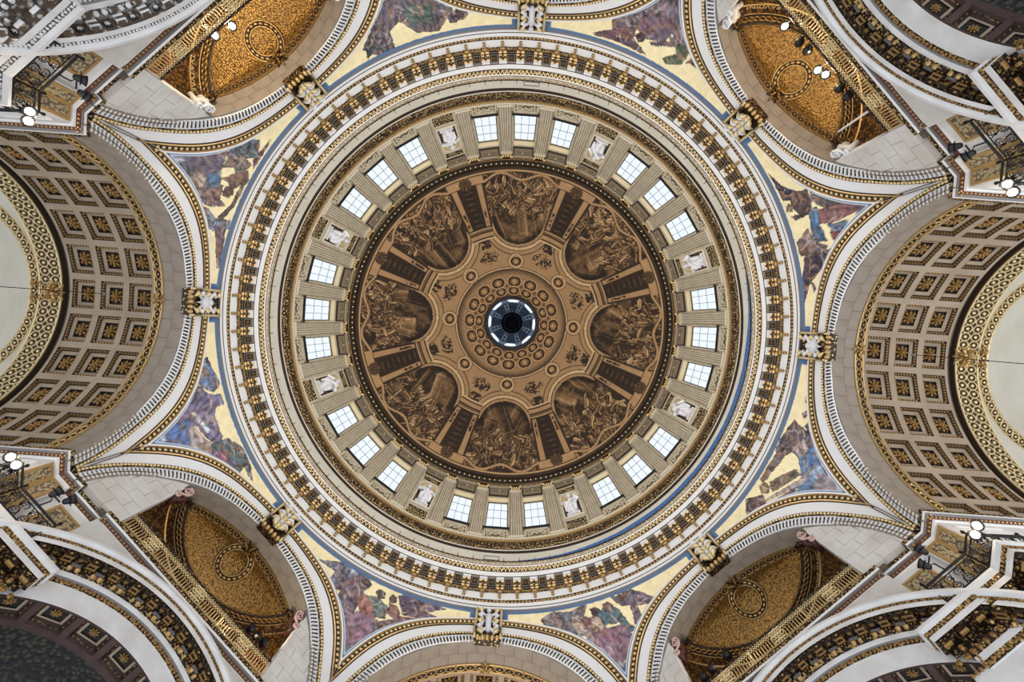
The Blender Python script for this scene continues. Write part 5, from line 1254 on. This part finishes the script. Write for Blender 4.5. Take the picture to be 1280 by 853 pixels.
for a0, (org, polys) in MO.items():
    NU_, NV_ = 220, 76; P = np.zeros((NU_, NV_, 3)); ST_ = np.zeros((NU_, NV_, 2))
    half = []
    for i in range(NU_ // 2):
        u = UG * (1 - i / (NU_ // 2 - .5)) if False else UG * (i + .5) / (NU_ / 2 - .5)
        th = rad(22.5 - min(u, UG)); z0 = zlo_t.setdefault(i, ext_z(th)); col = []
        for j in range(NV_):
            z = z0 + (ZTOP - z0) * j / (NV_ - 1); x, y = span_pt(th, z); col.append((math.hypot(x, y) - .02, z))
        half.append((u, z0, col))
    if 'half' not in zlo_t: zlo_t['half'] = half
    else: half = zlo_t['half']
    for i in range(NU_):
        k = i - NU_ // 2 if i >= NU_ // 2 else NU_ // 2 - 1 - i
        u, z0, col = half[k]; sg = 1 if i >= NU_ // 2 else -1; th = rad(a0 + sg * u)
        for j, (r, z) in enumerate(col): P[i, j] = (r * math.cos(th), r * math.sin(th), z)
        # distance to the borders in metres
        zz = np.array([c[1] for c in col]); rr = np.array([c[0] for c in col])
        ST_[i, :, 0] = ZTOP - zz; ST_[i, :, 1] = np.minimum(np.hypot(rr * np.sin(rad(22.5 - u)) , zz - ZC) - 8.13, (UG - u) * .3)
    X, Y = pix(P.reshape(-1, 3)); X = X.reshape(NU_, NV_); Y = Y.reshape(NU_, NV_)
    n1 = fbm(X / 7, Y / 7, 11, 3); n2 = vnoise(X / 1.6, Y / 1.6, 5)
    C = GOLD * (.86 + .22 * n1 + .12 * (n2 - .5))[..., None]
    zx = (X - org[0]) * org[2]; zy = (Y - org[1]) * org[2]
    wob = 10 * org[2] / 4; zx = zx + wob * (fbm(X / 5, Y / 5, 21, 2) - .5); zy = zy + wob * (fbm(X / 5, Y / 5, 31, 2) - .5)
    low = P[..., 2] < 22.5; C[low] = lin((118, 108, 126)) * (.6 + .8 * fbm(X / 4, Y / 4, 3, 3)[low])[:, None]
    low = P[..., 2] < 22.0; tr_ = (vnoise(X / 1.8, Y / 1.8, 8) > .55); C[low] = np.where(tr_[low][:, None], lin((222, 228, 236)), lin((120, 148, 188)))
    figm = np.zeros(X.shape, bool)
    for q, (c, s) in enumerate(polys):
        figm_c = c
        pl_ = [tuple(map(float, v.split(','))) for v in s.split()]; cx = sum(v[0] for v in pl_) / len(pl_); cy = sum(v[1] for v in pl_) / len(pl_); m_ = inpoly(cx + (zx - cx) / 1.14, cy + (zy - cy) / 1.14, pl_); an = q * 1.3
        fold = np.sin((X * math.cos(an) + Y * math.sin(an)) * .75 + 9 * fbm(X / 10, Y / 10, q, 3))
        sh = .78 + 1.1 * (fbm(X / 5, Y / 5, 40 + q, 3) - .5) + .22 * fold + .2 * (n2 - .5)
        hue = (fbm(X / 8, Y / 8, 70 + q, 2) - .5)[..., None] * np.array((.5, .05, -.45)) + 1
        ed = m_ & ~(np.roll(m_, 1, 0) & np.roll(m_, -1, 0) & np.roll(m_, 1, 1) & np.roll(m_, -1, 1)); sh[ed] *= .55
        cl_ = lin(c); cl_ = .72 * cl_ + .28 * cl_.mean(); figm |= m_
        C[m_] = (cl_ * 1.3 * hue[m_]) * sh[m_][:, None]
    rs = np.random.RandomState(int(a0)); fi = np.argwhere(figm)
    for q in range(150 if len(fi) else 0):      # drapery folds and limbs as brush strokes
        i, j = fi[rs.randint(len(fi))]; x0, y0 = X[i, j], Y[i, j]; an = rs.uniform(0, PI) if q % 3 else rs.normal(1.2, .4); L = rs.uniform(3, 11); wd = rs.uniform(.5, 1.5); cv = rs.uniform(-.12, .12)
        dx, dy = X - x0, Y - y0; u = dx * math.cos(an) + dy * math.sin(an); t = -dx * math.sin(an) + dy * math.cos(an) + cv * u * u
        m_ = (np.abs(u) < L) & (np.abs(t) < wd * (1 - (u / L) ** 2)) & figm
        k_ = q % 5
        if k_ in (0, 1): C[m_] *= .48
        elif k_ == 2: C[m_] = C[m_] * .5 + lin((226, 206, 196)) * .42
        elif k_ == 3: C[m_] *= 1.45
        else: C[m_] = lin((150, 112, 92)) * (.8 + .4 * n2[m_])[:, None]
    B = lin((88, 120, 162)); wln = lin((205, 214, 226))
    bt_ = (ST_[..., 0] < .27); bs_ = (ST_[..., 1] < .16); C[bt_ | bs_] = B * (.85 + .3 * n1[bt_ | bs_])[:, None]
    ln = ((ST_[..., 1] < .2) & (ST_[..., 1] >= .16)) & ~bt_; C[ln] = wln
    thing('mosaic', MLAB[a0], 'mosaic', 'spandrel mosaics', me=paint_mesh('mosaic', P, C, 'mosaic'))

# ------------------------------------------------------------------ the painted dome: brown monochrome scenes between painted piers
NT, NR_ = 1440, 176
RP = np.concatenate([np.linspace(34.4, 70, 46), np.linspace(70, 194.5, NR_ - 45)[1:]])
zz = np.array([45.1 + math.sqrt(15.2 ** 2 - 0) for _ in RP]); RRd = np.zeros(len(RP))
for i, rp in enumerate(RP):
    lo, hi = 0.0, PI / 2
    for _ in range(50):
        e = (lo + hi) / 2; v = FPX * 15.2 * math.cos(e) / (45.1 + 15.2 * math.sin(e))
        if v > rp: lo = e
        else: hi = e
    if rp > 191.6: e = -(rp - 191.6) / 2.9 * .05
    RRd[i] = 15.2 * math.cos(e); zz[i] = 45.1 + 15.2 * math.sin(e)
TH = np.linspace(0, 2 * PI, NT + 1)
P = np.stack([RRd[None] * np.cos(TH)[:, None], RRd[None] * np.sin(TH)[:, None], np.repeat(zz[None], NT + 1, 0)], -1)
TD = np.degrees(TH)[:, None] + 0 * RP[None]; K = np.round(TD / 45).astype(int) % 8; PH = np.radians(TD - 45 * np.round(TD / 45))
X = RP[None] * np.sin(PH); Y = RP[None] * np.cos(PH); GX = RP[None] * np.cos(TH)[:, None]; GY = RP[None] * np.sin(TH)[:, None]
tan_ = lin((178, 142, 102)); mid = lin((120, 92, 62)); drk = lin((50, 37, 28)); vdk = lin((28, 21, 17)); lite = lin((216, 184, 138))
def mixc(v, stops):
    v = np.clip(v, 0, 1); out = np.zeros(v.shape + (3,)); xs = [s for s, _ in stops]
    for c in range(3): out[..., c] = np.interp(v, xs, [k[c] for _, k in stops])
    return out
RPg = np.repeat(RP[None], NT + 1, 0)
nz = fbm(GX / 5, GY / 5, 3, 4); nf = fbm(GX / 2.2, GY / 2.2, 9, 2)
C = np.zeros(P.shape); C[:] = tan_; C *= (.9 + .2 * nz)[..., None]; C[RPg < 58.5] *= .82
def put(m_, c, k=None):
    s = (.85 + .3 * nz) if k is None else k
    C[m_] = (c * s[..., None])[m_]
AD = np.abs(PH)
# inner coffered zone and rings
put(RPg < 36.2, drk); put((RPg > 33) & (RPg < 35.6), mid)
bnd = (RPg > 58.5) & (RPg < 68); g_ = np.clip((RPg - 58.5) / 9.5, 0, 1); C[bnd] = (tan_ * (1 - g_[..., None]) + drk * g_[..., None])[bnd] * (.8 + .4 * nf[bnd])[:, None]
put((RPg > 68) & (RPg < 69.6), lite); put((RPg > 69.6) & (RPg < 70.6), drk)
# foliage in the spandrels at 22.5 degrees
fx = RPg * np.radians(22.5) - RPg * AD; fol = ((fx / 13) ** 2 + ((RPg - 86) / 8.5) ** 2); fm = (fol < 1) & (fbm(GX / 1.7, GY / 1.7, 17, 2) > .42 + .16 * fol) & (RPg > 72)
put(fm, drk)
# roundel surround
rd = np.hypot(X, Y - 77.5); put((rd < 10.2) & (rd > 9), mid); put(rd < 9, lite); put(rd < 7, drk)
# arches
ar = np.hypot(X, np.minimum(Y - 131, 0)); up = Y < 140
for r0, r1, c in ((45.5, 46.6, drk), (41, 45.5, tan_), (40, 41, drk), (36.5, 40, lite), (35.4, 36.5, drk), (32.5, 35.4, tan_)):
    put((ar < r1) & (ar >= r0) & (Y < 122) & (rd > 10.2), c)
scene_m = (ar < 32.5) | ((Y >= 122) & (RPg > 104))
scene_m &= RPg < 190
# scenes
clouds = fbm(GX / 11, GY / 7, 55, 4)
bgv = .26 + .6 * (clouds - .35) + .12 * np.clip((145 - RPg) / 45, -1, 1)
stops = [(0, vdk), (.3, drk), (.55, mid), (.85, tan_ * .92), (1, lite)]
S = bgv.copy()
rf = np.random.RandomState(12)
for k in range(8):
    mk = K == k; ii = np.where(mk.any(1))[0]
    sl = np.ix_(ii, np.arange(len(RP))); xs, ys, ok = X[sl], Y[sl], mk[sl]; v = S[sl].copy()
    # painted building behind the figures
    for _ in range(4):
        bx, by, w_, h_ = rf.uniform(-30, 30), rf.uniform(112, 150), rf.uniform(5, 13), rf.uniform(12, 30); an = rf.uniform(-.5, .5)
        u = (xs - bx) * math.cos(an) + (ys - by) * math.sin(an); t = -(xs - bx) * math.sin(an) + (ys - by) * math.cos(an)
        m_ = (np.abs(u) < w_) & (np.abs(t) < h_); v[m_] = (rf.uniform(.25, .6) + .12 * np.tanh(u / 3) + .18 * ((np.abs(np.abs(u) - w_ * .7) < .8) | (np.abs(np.abs(t) - h_ * .8) < 1.0)))[m_]
    for n_ in range(96):
        fy = 134 + 50 * rf.rand() ** .8; fxm = fy * .27; fx_ = rf.uniform(-fxm, fxm); an = rf.uniform(0, PI); L, Wd = rf.uniform(3.5, 9), rf.uniform(1.5, 3.6)
        u = (xs - fx_) * math.cos(an) + (ys - fy) * math.sin(an); t = -(xs - fx_) * math.sin(an) + (ys - fy) * math.cos(an)
        t2 = t + .7 * np.sin(u * .45 + n_) + .03 * u * u * math.sin(n_)
        q = (u / L) ** 2 + (t2 / Wd) ** 2; m_ = q < 1; base = rf.uniform(.22, .82)
        val = base + .26 * np.sin(t2 * 1.9 + u * .3 + n_) + .22 * (t / Wd)
        v[m_] = val[m_]; e_ = (q >= 1) & (q < 1.35) & (t > 0); v[e_] = v[e_] * .45
        hxp, hyp = fx_ + math.cos(an) * (L + 1.5), fy + math.sin(an) * (L + 1.5); hm = np.hypot(xs - hxp, ys - hyp) < 2.1; v[hm] = .3 + .4 * (xs - hxp < 0)[hm]
    o_ = S[sl]; o_[ok] = v[ok]; S[sl] = o_
S = S + .22 * (nf - .5)
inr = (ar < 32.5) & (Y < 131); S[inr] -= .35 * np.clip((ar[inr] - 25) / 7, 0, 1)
SC = mixc(S, stops); C[scene_m] = SC[scene_m]
# painted piers at the joints of the scenes
dg_ = np.degrees(np.radians(22.5) - AD)          # degrees from the pier axis
pier = (dg_ < 7.3) & (RPg > 108) & (RPg < 189)
sh_ = .30 + .2 * np.sin(RPg * .9) * np.exp(-(dg_ / 2.5) ** 2) + .25 * (nf - .5); PCc = mixc(sh_ * .8, stops); put(pier & (RPg > 122), drk); pm_ = pier & (dg_ < 3.4); C[pm_] = PCc[pm_]
bar = (dg_ > 3.6) & (dg_ < 6.4) & (RPg > 124) & (RPg < 177); put(bar, tan_, .95 + .2 * (nz - .5)); put((np.abs(dg_ - 3.9) < .28) & bar, drk); put(bar & (np.abs(dg_ - 5.2) < .55) & (RPg > 128) & (RPg < 146) & (nf > .4), drk)
for r0, r1, c, wdg in ((108, 110, lite, 7.6), (110, 112, drk, 7.4), (112, 116, tan_, 7.4), (116, 118, drk, 6.8), (118, 121, mid, 6.6), (121, 122.5, lite, 6.6), (122.5, 124, drk, 6.4)):
    put((dg_ < wdg) & (RPg > r0) & (RPg < r1), c)
mk_ = (dg_ < 4.2) & (RPg > 97) & (RPg < 108); put(mk_ & (nf + .3 * (1 - dg_ / 4.2) > .52), drk)
put((dg_ < 7.4) & (RPg > 177.5) & (RPg < 187), tan_); put((dg_ < 7.4) & (np.abs(RPg - 177.2) < .8), drk)
shell = (np.hypot(np.radians(dg_) * RPg, RPg - 181) < 8); v_ = .28 + .3 * np.sin(np.arctan2(np.radians(22.5) * RPg - RPg * AD, 188 - RPg + 1e-6) * 22); SCs = mixc(v_, stops); C[shell] = SCs[shell]
# scrolled base line under the scenes
sc1 = np.abs(RPg - (183 - 4.5 * np.cos(PH * 22))) ; ms = (dg_ > 7.4) & (sc1 < 1.6); put(ms, tan_); ms = (dg_ > 7.4) & (sc1 >= 1.6) & (sc1 < 2.8); put(ms, vdk)
put(RPg > 188.6, mid); put((RPg > 189.4) & (RPg < 190.2), lite); put(RPg > 191, drk)
FRESCO_GAIN = 1.0
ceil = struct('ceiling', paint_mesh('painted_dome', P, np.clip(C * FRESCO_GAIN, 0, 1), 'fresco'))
# octagonal coffers and roundels of the crown, modelled
def dome_pt(rp, th):
    i = np.interp(rp, RP, RRd); z = np.interp(rp, RP, zz); return np.array((i * math.cos(th), i * math.sin(th), z))
def dome_disc(name, rp, sx, sy, n, mats, ringw):
    c = dome_pt(rp, 0); e = (dome_pt(rp + .5, 0) - dome_pt(rp - .5, 0)); px_ = np.linalg.norm(e); e /= px_; t = np.array((0, 1., 0)); nn = np.cross(e, t); nn = -nn if nn[2] > 0 else nn
    s = c[2] / FPX; mb = MB(); A = [2 * PI * (k + .5) / n for k in range(n)]
    def rr(f, h): return [c + e * px_ * sx * f * math.cos(a) / math.cos(PI / n) ** (n < 10) + t * s * sy * f * math.sin(a) / math.cos(PI / n) ** (n < 10) + nn * h for a in A]
    R = [rr(1.0, .02), rr(.97, .14), rr(.88, .14), rr(.83, .02), rr(.6, .02), rr(.56, .1), rr(.2, .1)]
    for k in range(len(R) - 1):
        V = list(R[k]) + list(R[k + 1]); mb.add(V, [(i, (i + 1) % n, n + (i + 1) % n, n + i) for i in range(n)], (0, 0, 0, 1, 2, 2)[k])
    mb.add(R[-1], [tuple(range(n))], 2)
    X = np.array([e, t, nn]); rosette(mb, c + nn * .03, s * min(sx, sy) * .62, X, 0, 7)
    return mb.mesh(name, mats)
oc1 = dome_disc('octagon_coffer', 40.9, 5.9, 7.4, 8, ['fresco_tan', 'fresco_dark', 'fresco_mid'], .16); oc2 = dome_disc('octagon_coffer', 52.2, 7.2, 9.6, 8, ['fresco_tan', 'fresco_dark', 'fresco_mid'], .14)
rdl = dome_disc('roundel', 77.5, 6.6, 7.8, 24, ['fresco_tan', 'fresco_dark', 'fresco_mid'], .2)
loz = dome_disc('lozenge', 46.6, 2.0, 2.2, 4, ['fresco_tan', 'fresco_dark', 'fresco_mid'], .3)
for k in range(16):
    ob('octagon_coffer', oc1, ceil, rad(22.5 * k)); ob('octagon_coffer', oc2, ceil, rad(22.5 * k)); ob('lozenge', loz, ceil, rad(22.5 * k + 11.25))
for k in range(8): ob('roundel', rdl, ceil, rad(45 * k))
